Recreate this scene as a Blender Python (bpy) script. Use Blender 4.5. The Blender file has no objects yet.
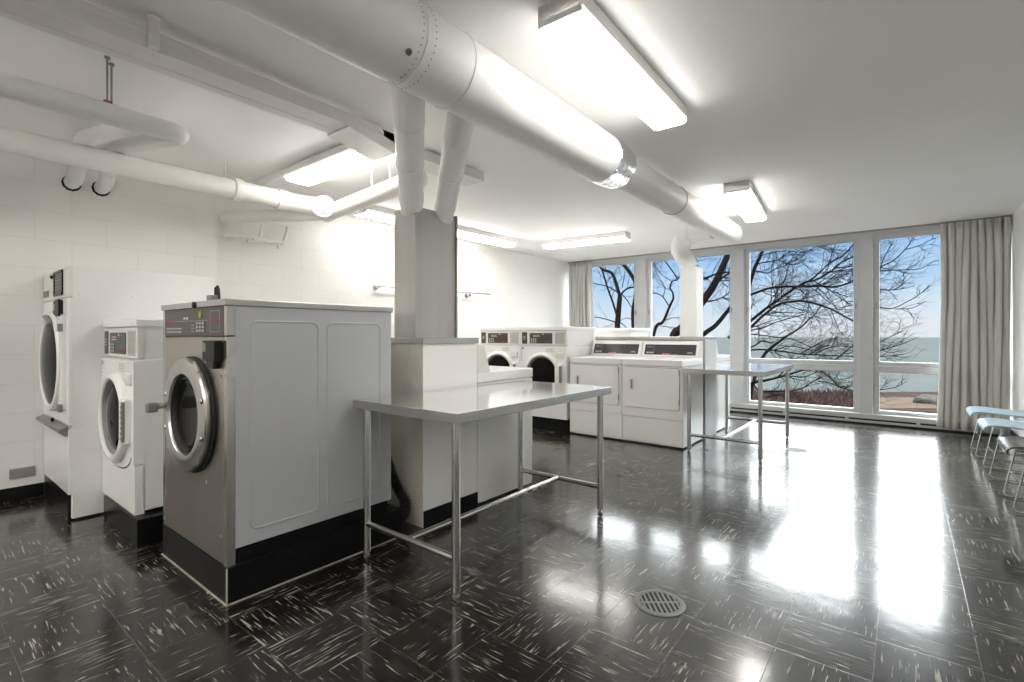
import bpy, bmesh, math, random
from mathutils import Vector, Matrix
random.seed(7)
PI = math.pi
scene = bpy.context.scene
C = scene.collection

# ------------------------------------------------------------------ mesh helpers
def BM():
    return bmesh.new()

def box(bm, x0, x1, y0, y1, z0, z1, bev=0.0, seg=2, mat=0):
    r = bmesh.ops.create_cube(bm, size=1.0)
    vs = r['verts']
    for v in vs:
        v.co = Vector((x0 + (v.co.x + .5) * (x1 - x0), y0 + (v.co.y + .5) * (y1 - y0), z0 + (v.co.z + .5) * (z1 - z0)))
    fs = {f for v in vs for f in v.link_faces}
    for f in fs:
        f.material_index = mat
    if bev > 0:
        es = list({e for v in vs for e in v.link_edges})
        bmesh.ops.bevel(bm, geom=es, offset=bev, segments=seg, affect='EDGES', profile=.5)

def frame_of(d):
    d = d.normalized()
    up = Vector((0, 0, 1)) if abs(d.z) < .95 else Vector((1, 0, 0))
    a = d.cross(up).normalized()
    return a, d.cross(a).normalized()

def tube(bm, pts, r, seg=12, caps=True, closed=False, mat=0):
    pts = [Vector(p) for p in pts]
    n = len(pts)
    rs = r if isinstance(r, (list, tuple)) else [r] * n
    rings = []
    a = None
    for i, p in enumerate(pts):
        if closed:
            t = pts[(i + 1) % n] - pts[i - 1]
        elif i == 0:
            t = pts[1] - pts[0]
        elif i == n - 1:
            t = pts[-1] - pts[-2]
        else:
            t = (pts[i + 1] - p).normalized() + (p - pts[i - 1]).normalized()
        t = t.normalized()
        if a is None:
            a, b = frame_of(t)
        else:
            a = (a - t * a.dot(t))
            if a.length < 1e-5:
                a, b = frame_of(t)
            a.normalize()
            b = t.cross(a)
        k = 1.0
        if 0 < i < n - 1 and not closed:
            c = (pts[i + 1] - p).normalized().dot((p - pts[i - 1]).normalized())
            k = 1 / max(.6, math.sqrt(max(.05, (1 + c) / 2)))
        rings.append([bm.verts.new(p + (a * math.cos(2 * PI * j / seg) + b * math.sin(2 * PI * j / seg)) * rs[i] * (k if i not in (0, n - 1) else 1)) for j in range(seg)])
    m = n if closed else n - 1
    for i in range(m):
        A, B = rings[i], rings[(i + 1) % n]
        for j in range(seg):
            f = bm.faces.new((A[j], A[(j + 1) % seg], B[(j + 1) % seg], B[j]))
            f.material_index = mat
    if caps and not closed:
        f = bm.faces.new(rings[0][::-1]); f.material_index = mat
        f = bm.faces.new(rings[-1]); f.material_index = mat

def arc_pts(pts, r, n=5):
    """polyline with rounded corners"""
    pts = [Vector(p) for p in pts]
    out = [pts[0]]
    for i in range(1, len(pts) - 1):
        p, a, b = pts[i], pts[i - 1], pts[i + 1]
        u, v = (a - p), (b - p)
        k = min(r, u.length * .49, v.length * .49)
        A, B = p + u.normalized() * k, p + v.normalized() * k
        for j in range(n + 1):
            t = j / n
            out.append(A * (1 - t) ** 2 + p * 2 * t * (1 - t) + B * t * t)
    out.append(pts[-1])
    return out

def lathe(bm, prof, center, axis, seg=40, mat=0, cap0=False, cap1=False):
    """prof: list of (radius, distance along axis)"""
    axis = Vector(axis).normalized(); c = Vector(center)
    a, b = frame_of(axis)
    rings = []
    for r, h in prof:
        if r < 1e-6:
            rings.append([bm.verts.new(c + axis * h)])
        else:
            rings.append([bm.verts.new(c + axis * h + (a * math.cos(2 * PI * j / seg) + b * math.sin(2 * PI * j / seg)) * r) for j in range(seg)])
    for A, B in zip(rings, rings[1:]):
        for j in range(seg):
            k = (j + 1) % seg
            if len(A) == 1 and len(B) == 1:
                continue
            if len(A) == 1:
                f = bm.faces.new((A[0], B[k], B[j]))
            elif len(B) == 1:
                f = bm.faces.new((A[j], A[k], B[0]))
            else:
                f = bm.faces.new((A[j], A[k], B[k], B[j]))
            f.material_index = mat
    if cap0 and len(rings[0]) > 1: bm.faces.new(rings[0][::-1]).material_index = mat
    if cap1 and len(rings[-1]) > 1: bm.faces.new(rings[-1]).material_index = mat

def prism(bm, poly, fn, h0, h1, mat=0):
    """poly: list of 2d points, fn(u,v,h)->3d"""
    A = [bm.verts.new(Vector(fn(u, v, h0))) for u, v in poly]
    B = [bm.verts.new(Vector(fn(u, v, h1))) for u, v in poly]
    n = len(poly)
    fs = [bm.faces.new(A[::-1]), bm.faces.new(B)]
    for i in range(n):
        fs.append(bm.faces.new((A[i], A[(i + 1) % n], B[(i + 1) % n], B[i])))
    for f in fs:
        f.material_index = mat

def rrect(u0, u1, v0, v1, r, n=5):
    out = []
    for cu, cv, a0 in ((u1 - r, v1 - r, 0), (u0 + r, v1 - r, PI / 2), (u0 + r, v0 + r, PI), (u1 - r, v0 + r, 1.5 * PI)):
        for i in range(n + 1):
            a = a0 + PI / 2 * i / n
            out.append((cu + r * math.cos(a), cv + r * math.sin(a)))
    return out

def obj(name, bm, mat, parent=None, loc=None, smooth=38):
    bmesh.ops.recalc_face_normals(bm, faces=bm.faces[:])
    me = bpy.data.meshes.new(name)
    bm.to_mesh(me); bm.free()
    for m in (mat if isinstance(mat, (list, tuple)) else [mat]):
        me.materials.append(m)
    if smooth:
        for p in me.polygons: p.use_smooth = True
        me.set_sharp_from_angle(angle=math.radians(smooth))
    o = bpy.data.objects.new(name, me); C.objects.link(o)
    if 0 < smooth < 60 and len(me.polygons) < 20000:      # flat faces stay flat beside small bevels
        wn = o.modifiers.new('weighted_normals', 'WEIGHTED_NORMAL'); wn.keep_sharp = True; wn.weight = 80
    if parent: o.parent = parent
    if loc: o.location = loc
    return o

def thing(name, label, cat, loc=(0, 0, 0), rz=0, group=None):
    o = bpy.data.objects.new(name, None); C.objects.link(o)
    o.empty_display_size = .1
    o.location = loc; o.rotation_euler = (0, 0, rz)
    return tag(o, label, cat, group)

def tag(o, label, cat, group=None, kind=None):
    o['label'] = label; o['category'] = cat
    if group: o['group'] = group
    if kind: o['kind'] = kind
    return o

def struct(name, bm, mat, parent=None, label=None, smooth=38):
    o = obj(name, bm, mat, parent, smooth=smooth)
    if parent is None:
        o['kind'] = 'structure'
    if label: o['label'] = label
    return o

def copy_tree(o, parent=None):
    c = o.copy(); C.objects.link(c)
    if parent: c.parent = parent
    for ch in list(o.children): copy_tree(ch, c)
    return c

def text(name, s, size, mat, parent, loc, rot=(PI / 2, 0, 0), ext=.0004, align='CENTER'):
    cu = bpy.data.curves.new(name, 'FONT'); cu.body = s; cu.size = size; cu.extrude = ext; cu.resolution_u = 3
    cu.align_x = align; cu.align_y = 'CENTER'
    t = bpy.data.objects.new(name, cu); C.objects.link(t)
    dg = bpy.context.evaluated_depsgraph_get()
    me = bpy.data.meshes.new_from_object(t.evaluated_get(dg))
    bpy.data.objects.remove(t); bpy.data.curves.remove(cu)
    me.materials.clear(); me.materials.append(mat)
    o = bpy.data.objects.new(name, me); C.objects.link(o)
    o.parent = parent; o.location = loc; o.rotation_euler = rot
    return o

# ------------------------------------------------------------------ materials
def newmat(name):
    m = bpy.data.materials.new(name); m.use_nodes = True
    nt = m.node_tree
    return m, nt, nt.nodes['Principled BSDF']

def N(nt, typ, **kw):
    n = nt.nodes.new(typ)
    for k, v in kw.items():
        if k.startswith('i_'):
            n.inputs[k[2:].replace('_', ' ')].default_value = v
        else:
            setattr(n, k, v)
    return n

def plain(name, col, rough=.5, metal=0.0, spec=.5, var=.04, vscale=6.0, bump=0.0, bscale=60.0, coat=0.0, stretch=None):
    """a procedural material: base colour with a little noise variation, noise in roughness, optional bump"""
    m, nt, p = newmat(name)
    tc = N(nt, 'ShaderNodeTexCoord')
    src = tc.outputs['Object']
    if stretch:
        mp = N(nt, 'ShaderNodeMapping'); mp.inputs['Scale'].default_value = stretch
        nt.links.new(src, mp.inputs[0]); src = mp.outputs[0]
    nz = N(nt, 'ShaderNodeTexNoise', i_Scale=vscale, i_Detail=4.0)
    nt.links.new(src, nz.inputs['Vector'])
    rp = N(nt, 'ShaderNodeValToRGB')
    c = Vector(col[:3])
    rp.color_ramp.elements[0].position = .3; rp.color_ramp.elements[1].position = .7
    rp.color_ramp.elements[0].color = (*(c * (1 - var)), 1); rp.color_ramp.elements[1].color = (*[min(1, x) for x in c * (1 + var)], 1)
    nt.links.new(nz.outputs['Fac'], rp.inputs[0]); nt.links.new(rp.outputs[0], p.inputs['Base Color'])
    mr = N(nt, 'ShaderNodeMapRange'); mr.inputs[3].default_value = rough * .95; mr.inputs[4].default_value = min(1, rough * 1.05)
    nt.links.new(nz.outputs['Fac'], mr.inputs[0]); nt.links.new(mr.outputs[0], p.inputs['Roughness'])
    p.inputs['Metallic'].default_value = metal
    p.inputs['Specular IOR Level'].default_value = spec
    p.inputs['Coat Weight'].default_value = coat
    if bump:
        n2 = N(nt, 'ShaderNodeTexNoise', i_Scale=bscale, i_Detail=3.0)
        nt.links.new(src, n2.inputs['Vector'])
        b = N(nt, 'ShaderNodeBump', i_Strength=bump, i_Distance=.01)
        nt.links.new(n2.outputs['Fac'], b.inputs['Height']); nt.links.new(b.outputs[0], p.inputs['Normal'])
    return m

def emit(name, col, strength):
    m, nt, p = newmat(name)
    p.inputs['Base Color'].default_value = (.8, .8, .8, 1)
    p.inputs['Emission Color'].default_value = (*col, 1)
    p.inputs['Emission Strength'].default_value = strength
    return m

def math_node(nt, op, a, b=None, c=None):
    n = nt.nodes.new('ShaderNodeMath'); n.operation = op
    for i, v in enumerate((a, b, c)):
        if v is None: continue
        if isinstance(v, (int, float)): n.inputs[i].default_value = v
        else: nt.links.new(v, n.inputs[i])
    return n.outputs[0]

def wall_block_mat():
    m, nt, p = newmat('painted_block_wall')
    tc = N(nt, 'ShaderNodeTexCoord')
    sx = N(nt, 'ShaderNodeSeparateXYZ'); nt.links.new(tc.outputs['Object'], sx.inputs[0])
    cb = N(nt, 'ShaderNodeCombineXYZ')
    nt.links.new(math_node(nt, 'ADD', sx.outputs['Y'], .17), cb.inputs[0]); nt.links.new(math_node(nt, 'ADD', sx.outputs['Z'], .01), cb.inputs[1])
    br = N(nt, 'ShaderNodeTexBrick', offset=.5)
    br.inputs['Scale'].default_value = 1.0; br.inputs['Mortar Size'].default_value = .0035; br.inputs['Mortar Smooth'].default_value = .4
    br.inputs['Brick Width'].default_value = .41; br.inputs['Row Height'].default_value = .2085
    br.inputs['Color1'].default_value = (.84, .825, .795, 1); br.inputs['Color2'].default_value = (.83, .815, .785, 1); br.inputs['Mortar'].default_value = (.77, .755, .725, 1)
    nt.links.new(cb.outputs[0], br.inputs['Vector'])
    nt.links.new(br.outputs['Color'], p.inputs['Base Color'])
    nz = N(nt, 'ShaderNodeTexNoise', i_Scale=90.0, i_Detail=3.0); nt.links.new(tc.outputs['Object'], nz.inputs['Vector'])
    h = math_node(nt, 'SUBTRACT', math_node(nt, 'MULTIPLY', nz.outputs['Fac'], .12), br.outputs['Fac'])
    b = N(nt, 'ShaderNodeBump', i_Strength=.22, i_Distance=.005)
    nt.links.new(h, b.inputs['Height']); nt.links.new(b.outputs[0], p.inputs['Normal'])
    p.inputs['Roughness'].default_value = .42
    return m

def floor_mat():
    T = .297; X0, Y0 = -.68, 2.36
    m, nt, p = newmat('streaked_vinyl_tile')
    L = nt.links.new
    tc = N(nt, 'ShaderNodeTexCoord')
    s = N(nt, 'ShaderNodeSeparateXYZ'); L(tc.outputs['Object'], s.inputs[0])
    u = math_node(nt, 'DIVIDE', math_node(nt, 'SUBTRACT', s.outputs['X'], X0), T)
    v = math_node(nt, 'DIVIDE', math_node(nt, 'SUBTRACT', s.outputs['Y'], Y0), T)
    iu, iv = math_node(nt, 'FLOOR', u), math_node(nt, 'FLOOR', v)
    fu, fv = math_node(nt, 'FRACT', u), math_node(nt, 'FRACT', v)
    par = math_node(nt, 'ABSOLUTE', math_node(nt, 'MODULO', math_node(nt, 'ADD', iu, iv), 2.0))   # 0 / 1
    def mix(a, b):
        n = N(nt, 'ShaderNodeMix', data_type='FLOAT'); L(par, n.inputs[0]); L(a, n.inputs[2]); L(b, n.inputs[3]); return n.outputs[0]
    al, ac = mix(s.outputs['X'], s.outputs['Y']), mix(s.outputs['Y'], s.outputs['X'])
    ci = N(nt, 'ShaderNodeCombineXYZ'); L(iu, ci.inputs[0]); L(iv, ci.inputs[1])
    wn = N(nt, 'ShaderNodeTexWhiteNoise', noise_dimensions='2D'); L(ci.outputs[0], wn.inputs['Vector'])
    cv = N(nt, 'ShaderNodeCombineXYZ')
    L(math_node(nt, 'MULTIPLY', al, 8.0), cv.inputs[0]); L(math_node(nt, 'MULTIPLY', ac, 112.0), cv.inputs[1])
    L(math_node(nt, 'MULTIPLY', wn.outputs['Value'], 37.0), cv.inputs[2])
    n1 = N(nt, 'ShaderNodeTexNoise', i_Scale=1.0, i_Detail=2.5, i_Roughness=.6, i_Distortion=.35); L(cv.outputs[0], n1.inputs['Vector'])
    n2 = N(nt, 'ShaderNodeTexNoise', i_Scale=7.0, i_Detail=2.0); L(tc.outputs['Object'], n2.inputs['Vector'])
    thr = math_node(nt, 'ADD', n1.outputs['Fac'], math_node(nt, 'MULTIPLY', math_node(nt, 'SUBTRACT', n2.outputs['Fac'], .5), .22))
    thr = math_node(nt, 'ADD', thr, math_node(nt, 'MULTIPLY', math_node(nt, 'SUBTRACT', wn.outputs['Value'], .5), .03))
    mr = N(nt, 'ShaderNodeMapRange', interpolation_type='SMOOTHSTEP'); mr.inputs[1].default_value = .605; mr.inputs[2].default_value = .68
    L(thr, mr.inputs[0])
    # grey cloudy streaks below the white ones
    mr2 = N(nt, 'ShaderNodeMapRange', interpolation_type='SMOOTHSTEP'); mr2.inputs[1].default_value = .45; mr2.inputs[2].default_value = .66
    L(thr, mr2.inputs[0])
    base = N(nt, 'ShaderNodeMix', data_type='RGBA'); base.inputs[6].default_value = (.007, .0066, .006, 1); base.inputs[7].default_value = (.038, .035, .030, 1)
    L(mr2.outputs[0], base.inputs[0])
    col = N(nt, 'ShaderNodeMix', data_type='RGBA'); L(mr.outputs[0], col.inputs[0]); L(base.outputs[2], col.inputs[6]); col.inputs[7].default_value = (.30, .285, .25, 1)
    # joints
    eu = math_node(nt, 'ABSOLUTE', math_node(nt, 'SUBTRACT', fu, .5)); ev = math_node(nt, 'ABSOLUTE', math_node(nt, 'SUBTRACT', fv, .5))
    e = math_node(nt, 'MAXIMUM', eu, ev)
    jr = N(nt, 'ShaderNodeMapRange'); jr.inputs[1].default_value = .4945; jr.inputs[2].default_value = .498; L(e, jr.inputs[0])
    jc = N(nt, 'ShaderNodeMix', data_type='RGBA'); L(math_node(nt, 'MULTIPLY', jr.outputs[0], .55), jc.inputs[0]); L(col.outputs[2], jc.inputs[6]); jc.inputs[7].default_value = (.13, .12, .11, 1)
    L(jc.outputs[2], p.inputs['Base Color'])
    # roughness: scuffed wax
    n3 = N(nt, 'ShaderNodeTexNoise', i_Scale=2.2, i_Detail=6.0, i_Roughness=.65); L(tc.outputs['Object'], n3.inputs['Vector'])
    rr = N(nt, 'ShaderNodeMapRange'); rr.inputs[1].default_value = .3; rr.inputs[2].default_value = .7; rr.inputs[3].default_value = .19; rr.inputs[4].default_value = .30
    L(n3.outputs['Fac'], rr.inputs[0])
    ra = math_node(nt, 'ADD', rr.outputs[0], math_node(nt, 'MULTIPLY', mr.outputs[0], .12))
    L(ra, p.inputs['Roughness'])
    p.inputs['IOR'].default_value = 1.6
    p.inputs['Specular IOR Level'].default_value = .15
    p.inputs['Coat Weight'].default_value = .8; p.inputs['Coat IOR'].default_value = 1.5; p.inputs['Coat Roughness'].default_value = .13
    # gentle waviness of the waxed tiles
    n4 = N(nt, 'ShaderNodeTexNoise', i_Scale=5.0, i_Detail=2.0); L(tc.outputs['Object'], n4.inputs['Vector'])
    n5 = N(nt, 'ShaderNodeTexNoise', i_Scale=26.0, i_Detail=2.0); L(tc.outputs['Object'], n5.inputs['Vector'])
    hh = math_node(nt, 'ADD', n4.outputs['Fac'], math_node(nt, 'MULTIPLY', n5.outputs['Fac'], .05))
    hh = math_node(nt, 'SUBTRACT', hh, math_node(nt, 'MULTIPLY', jr.outputs[0], .12))
    b = N(nt, 'ShaderNodeBump', i_Strength=.10, i_Distance=.012)
    L(hh, b.inputs['Height']); L(b.outputs[0], p.inputs['Normal']); L(b.outputs[0], p.inputs['Coat Normal'])
    return m

def glass_mat():
    m = bpy.data.materials.new('window_glass'); m.use_nodes = True
    nt = m.node_tree; nt.nodes.clear()
    out = N(nt, 'ShaderNodeOutputMaterial')
    tr = N(nt, 'ShaderNodeBsdfTransparent'); tr.inputs[0].default_value = (.93, .95, .95, 1)
    gl = N(nt, 'ShaderNodeBsdfGlossy'); gl.inputs['Roughness'].default_value = .01
    fr = N(nt, 'ShaderNodeFresnel'); fr.inputs[0].default_value = 1.45
    mx = N(nt, 'ShaderNodeMixShader')
    nt.links.new(math_node(nt, 'MULTIPLY', fr.outputs[0], .10), mx.inputs[0]); nt.links.new(tr.outputs[0], mx.inputs[1]); nt.links.new(gl.outputs[0], mx.inputs[2])
    nt.links.new(mx.outputs[0], out.inputs[0])
    return m

def curtain_mat():
    m, nt, p = newmat('curtain_cloth')
    tc = N(nt, 'ShaderNodeTexCoord')
    w = N(nt, 'ShaderNodeTexNoise', i_Scale=300.0, i_Detail=2.0); nt.links.new(tc.outputs['Object'], w.inputs['Vector'])
    rp = N(nt, 'ShaderNodeValToRGB'); rp.color_ramp.elements[0].color = (.60, .59, .56, 1); rp.color_ramp.elements[1].color = (.68, .67, .64, 1)
    nt.links.new(w.outputs['Fac'], rp.inputs[0]); nt.links.new(rp.outputs[0], p.inputs['Base Color'])
    p.inputs['Roughness'].default_value = .9; p.inputs['Sheen Weight'].default_value = .2
    tl = N(nt, 'ShaderNodeBsdfTranslucent'); tl.inputs[0].default_value = (.55, .53, .48, 1)
    mx = N(nt, 'ShaderNodeMixShader'); mx.inputs[0].default_value = .18
    out = nt.nodes['Material Output']
    nt.links.new(p.outputs[0], mx.inputs[1]); nt.links.new(tl.outputs[0], mx.inputs[2]); nt.links.new(mx.outputs[0], out.inputs[0])
    return m

M = {}
M['ceiling'] = plain('ceiling_paint', (.94, .935, .925), .6, bump=.12, bscale=120, var=.015, vscale=1.5)
M['wall'] = plain('white_wall_paint', (.87, .86, .84), .5, bump=.06, bscale=90, var=.015, vscale=2)
M['block'] = wall_block_mat()
M['floor'] = floor_mat()
M['glass'] = glass_mat()
M['curtain'] = curtain_mat()
M['frame'] = plain('grey_window_paint', (.50, .503, .508), .38, var=.03)
M['curb'] = plain('grey_curb_paint', (.46, .46, .455), .4, var=.05)
M['black_paint'] = plain('black_base_paint', (.007, .007, .0075), .28, spec=.2, var=.3, vscale=9, bump=.1, bscale=40)
M['black'] = plain('black_plastic', (.008, .008, .009), .38, spec=.3, var=.1)
M['rubber'] = plain('black_rubber', (.01, .01, .01), .6, var=.1)
M['dark_gap'] = plain('dark_gap', (.008, .008, .008), .7, var=.1)
M['enamel'] = plain('white_enamel', (.84, .835, .82), .24, var=.012, vscale=3, bump=.015, bscale=25)
M['enamel_warm'] = plain('off_white_plastic', (.74, .725, .69), .32, var=.02)
M['grey_enamel'] = plain('grey_enamel', (.46, .472, .495), .30, var=.02, vscale=3, bump=.02, bscale=20)
M['steel'] = plain('brushed_steel', (.57, .56, .545), .27, 1.0, var=.015, vscale=3.0)
M['steel_front'] = plain('brushed_steel_front', (.50, .47, .43), .33, 1.0, var=.02, vscale=2.0, stretch=(1, 1, 6))
M['steel_top'] = plain('polished_steel_top', (.86, .86, .86), .10, 1.0, var=.02, vscale=2.0)
M['steel_duct'] = plain('satin_duct_steel', (.60, .59, .57), .36, 1.0, var=.08, vscale=1.2, stretch=(6, 6, .6), bump=.04, bscale=1.5)
M['chrome'] = plain('chrome', (.78, .78, .79), .10, 1.0, var=.02)
M['duct_paint'] = plain('white_duct_paint', (.85, .85, .845), .50, spec=.3, var=.03, vscale=3, bump=.05, bscale=12)
M['pipe_paint'] = plain('cream_pipe_paint', (.86, .85, .82), .45, spec=.35, var=.03, vscale=5, bump=.08, bscale=30)
M['pipe_grey'] = plain('pale_grey_raceway_paint', (.80, .79, .77), .4, var=.03, vscale=5)
M['foil'] = plain('crinkled_foil_tape', (.85, .86, .88), .16, 1.0, var=.05, vscale=20, bump=.9, bscale=26)
M['panel_brown'] = plain('dark_brown_control_panel', (.060, .052, .045), .3, var=.08)
M['panel_dark'] = plain('dark_grey_control_panel', (.045, .045, .052), .28, var=.08)
M['display'] = plain('dark_display', (.012, .012, .012), .2, spec=.1, var=.1)
M['label_grey'] = plain('grey_label', (.50, .49, .465), .5, var=.08, vscale=60)
M['label_brown'] = plain('brown_price_label', (.20, .165, .12), .45, var=.2, vscale=60)
M['red'] = plain('red_print', (.50, .035, .03), .4, var=.05)
M['white_print'] = plain('white_print', (.72, .72, .70), .4, var=.03)
M['yellow'] = plain('yellow_dial', (.42, .36, .06), .4, var=.1)
M['door_glass'] = plain('smoked_door_glass', (.008, .008, .008), .06, spec=.06, var=.2)
M['grey_plastic'] = plain('grey_plastic', (.22, .215, .205), .4, var=.06)
M['mid_grey'] = plain('mid_grey_metal', (.30, .29, .27), .42, .6, var=.05)
M['plate'] = plain('grey_outlet_plate', (.33, .31, .28), .4, .3, var=.05)
M['drain_iron'] = plain('worn_drain_metal', (.20, .20, .195), .45, .6, var=.08)
M['copper'] = plain('rusty_copper', (.33, .13, .05), .5, .6, var=.2, vscale=40)
M['blue_seat'] = plain('pale_blue_plastic', (.42, .60, .68), .30, var=.05)
M['black_seat'] = plain('charcoal_plastic', (.05, .05, .055), .25, var=.05)
M['grout'] = plain('pale_caulk', (.42, .39, .34), .7, var=.15, vscale=30)
M['diffuser'] = emit('lit_diffuser', (1.0, .97, .92), 2.75)
M['tube_lit'] = emit('lit_diffuser_ridge', (1.0, .98, .94), 6.0)
M['bark'] = plain('dark_bark', (.005, .004, .0036), .85, spec=0.0, var=.3, vscale=12, bump=.5, bscale=30)
M['twig'] = plain('twig_bark', (.0055, .0042, .0038), .85, spec=0.0, var=.2, vscale=12)
M['sand'] = plain('pale_sand', (.038, .0295, .024), .9, spec=0.0, var=.15, vscale=.5)
M['path'] = plain('brown_earth', (.029, .022, .0195), .9, spec=0.0, var=.2, vscale=.7)
M['earth'] = plain('dark_red_earth', (.0175, .0125, .011), .9, spec=0.0, var=.25, vscale=.9)
M['reeds'] = plain('reddish_brush', (.019, .0125, .0118), .9, spec=0.0, var=.4, vscale=2)
M['rock'] = plain('grey_rock', (.028, .027, .0255), .85, spec=0.0, var=.3, vscale=3, bump=.6, bscale=6)
def sea_mat():
    m, nt, p = newmat('lake_water')
    tc = N(nt, 'ShaderNodeTexCoord'); mp = N(nt, 'ShaderNodeMapping'); mp.inputs['Scale'].default_value = (.01, .06, 1)
    nt.links.new(tc.outputs['Object'], mp.inputs[0])
    nz = N(nt, 'ShaderNodeTexNoise', i_Scale=1.0, i_Detail=5.0); nt.links.new(mp.outputs[0], nz.inputs['Vector'])
    rp = N(nt, 'ShaderNodeValToRGB'); rp.color_ramp.elements[0].position = .35; rp.color_ramp.elements[1].position = .65
    rp.color_ramp.elements[0].color = (.026, .0295, .030, 1); rp.color_ramp.elements[1].color = (.031, .0355, .0355, 1)
    nt.links.new(nz.outputs['Fac'], rp.inputs[0]); nt.links.new(rp.outputs[0], p.inputs['Base Color'])
    p.inputs['Roughness'].default_value = .7; p.inputs['Specular IOR Level'].default_value = 0.0
    return m
M['sea'] = sea_mat()

# ------------------------------------------------------------------ room shell
XL, XR, XR2, YW, YB, ZC = -4.93, .95, 1.30, 8.05, -5.0, 2.53
bm = BM(); box(bm, XL - .2, XR2 + .2, YB - .2, YW + .2, -.12, 0)
struct('floor', bm, M['floor'], label='black vinyl tile floor with white streaks')
bm = BM(); box(bm, XL - .2, XR2 + .2, YB - .2, YW + .3, ZC, ZC + .2)
struct('ceiling', bm, M['ceiling'])
bm = BM(); box(bm, XL - .2, XL, YB - .2, 1.862, 0, ZC); box(bm, XL - .2, XL - .055, 1.862, YW + .3, 0, ZC)
struct('wall_left', bm, M['block'], smooth=0, label='white painted concrete block wall')
bm = BM(); box(bm, XL - .2, XR2 + .2, YB - .2, YB, 0, ZC)
struct('wall_back', bm, M['wall'], smooth=0)
bm = BM(); box(bm, XR, XR2 + .2, 7.02, YW + .3, 0, ZC); box(bm, XR2, XR2 + .2, YB - .2, 7.02, 0, ZC)
struct('wall_right', bm, M['wall'], smooth=0)
bm = BM(); box(bm, XL, XL + .012, YB, .70, 0, .095, .003)
struct('baseboard_left', bm, M['black_paint'])
bm = BM(); box(bm, XR - .012, XR, 7.03, 7.9, 0, .10, .003); box(bm, XR2 - .012, XR2, YB, 7.02, 0, .10, .003)
struct('baseboard_right', bm, M['black_paint'])

# window wall: header, curb with heater slots, mullion covers
bm = BM(); box(bm, XL - .05, XR, YW - .03, YW + .12, 2.465, ZC)
struct('trim_1', bm, M['frame'], label='grey window head along the ceiling')
bm = BM(); box(bm, XL - .05, XR, YW - .085, YW + .12, .02, .135, .004)
cu = struct('trim_2', bm, M['curb'], label='low grey heater curb below the windows')
bm = BM(); box(bm, XL - .05, XR, YW - .08, YW + .1, 0, .022)
struct('toe_gap', bm, M['dark_gap'], cu)
bm = BM()
xs = -3.55
while xs < .85:
    w = .70
    box(bm, xs, min(xs + w, .93), YW - .0865, YW - .08, .052, .074)
    xs += w + .04
struct('heater_slot', bm, M['dark_gap'], cu)
MULL = [(-3.62, -3.45), (-2.045, -1.90), (-.475, -.33)]
for i, (a, b) in enumerate(MULL):
    bm = BM(); box(bm, a, b, YW - .055, YW + .12, .135, 2.47, .004)
    box(bm, a - .012, a, YW - .02, YW + .10, .135, 2.47); box(bm, b, b + .012, YW - .02, YW + .10, .135, 2.47)
    struct('trim_%d' % (i + 3), bm, M['frame'], label='grey metal mullion between windows')
WIN = [(-4.98, -3.632), (-3.438, -2.057), (-1.888, -.487), (-.318, .95)]
for i, (a, b) in enumerate(WIN):
    r = bpy.data.objects.new('window_%d' % (i + 1), None); C.objects.link(r); r['kind'] = 'structure'
    r.location = ((a + b) / 2, YW, .135); w = (b - a) / 2
    y0, y1 = 0.0, .07
    z0, z1, z2, z3 = 0, .545, .685, 2.333      # bottom, transom bottom, transom top, head (local)
    s = .055
    bm = BM()
    box(bm, -w, -w + s, y0, y1, z0, z3, .004); box(bm, w - s, w, y0, y1, z0, z3, .004)
    box(bm, -w + .002, w - .002, y0 + .0015, y1 - .0015, z3 - .045, z3 - .001, .002); box(bm, -w + .002, w - .002, y0 + .0015, y1 - .0015, z0 + .001, z0 + .05, .002)
    obj('window_frame', bm, M['frame'], r)
    bm = BM(); box(bm, -w + .005, w - .005, y0 - .012, y1 - .01, z1, z2 - .055, .004); box(bm, -w + .02, w - .02, y0 + .004, y1, z2 - .05, z2, .004)
    obj('transom', bm, M['frame'], r)
    bm = BM(); box(bm, -w + s - .005, w - s + .005, .035, .041, z2 - .005, z3 - .04)
    obj('upper_pane', bm, M['glass'], r, smooth=0)
    bm = BM(); box(bm, -w + s - .005, w - s + .005, .035, .041, z0 + .045, z1 + .005)
    obj('lower_pane', bm, M['glass'], r, smooth=0)
    for sx in (-1, 1):
        bm = BM(); box(bm, sx * (w - .028) - .008, sx * (w - .028) + .008, -.02, .002, 1.38, 1.46, .003); box(bm, sx * (w - .028) - .005, sx * (w - .028) + .005, -.035, -.018, 1.40, 1.425, .002)
        obj('latch', bm, M['mid_grey'], r)

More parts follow.
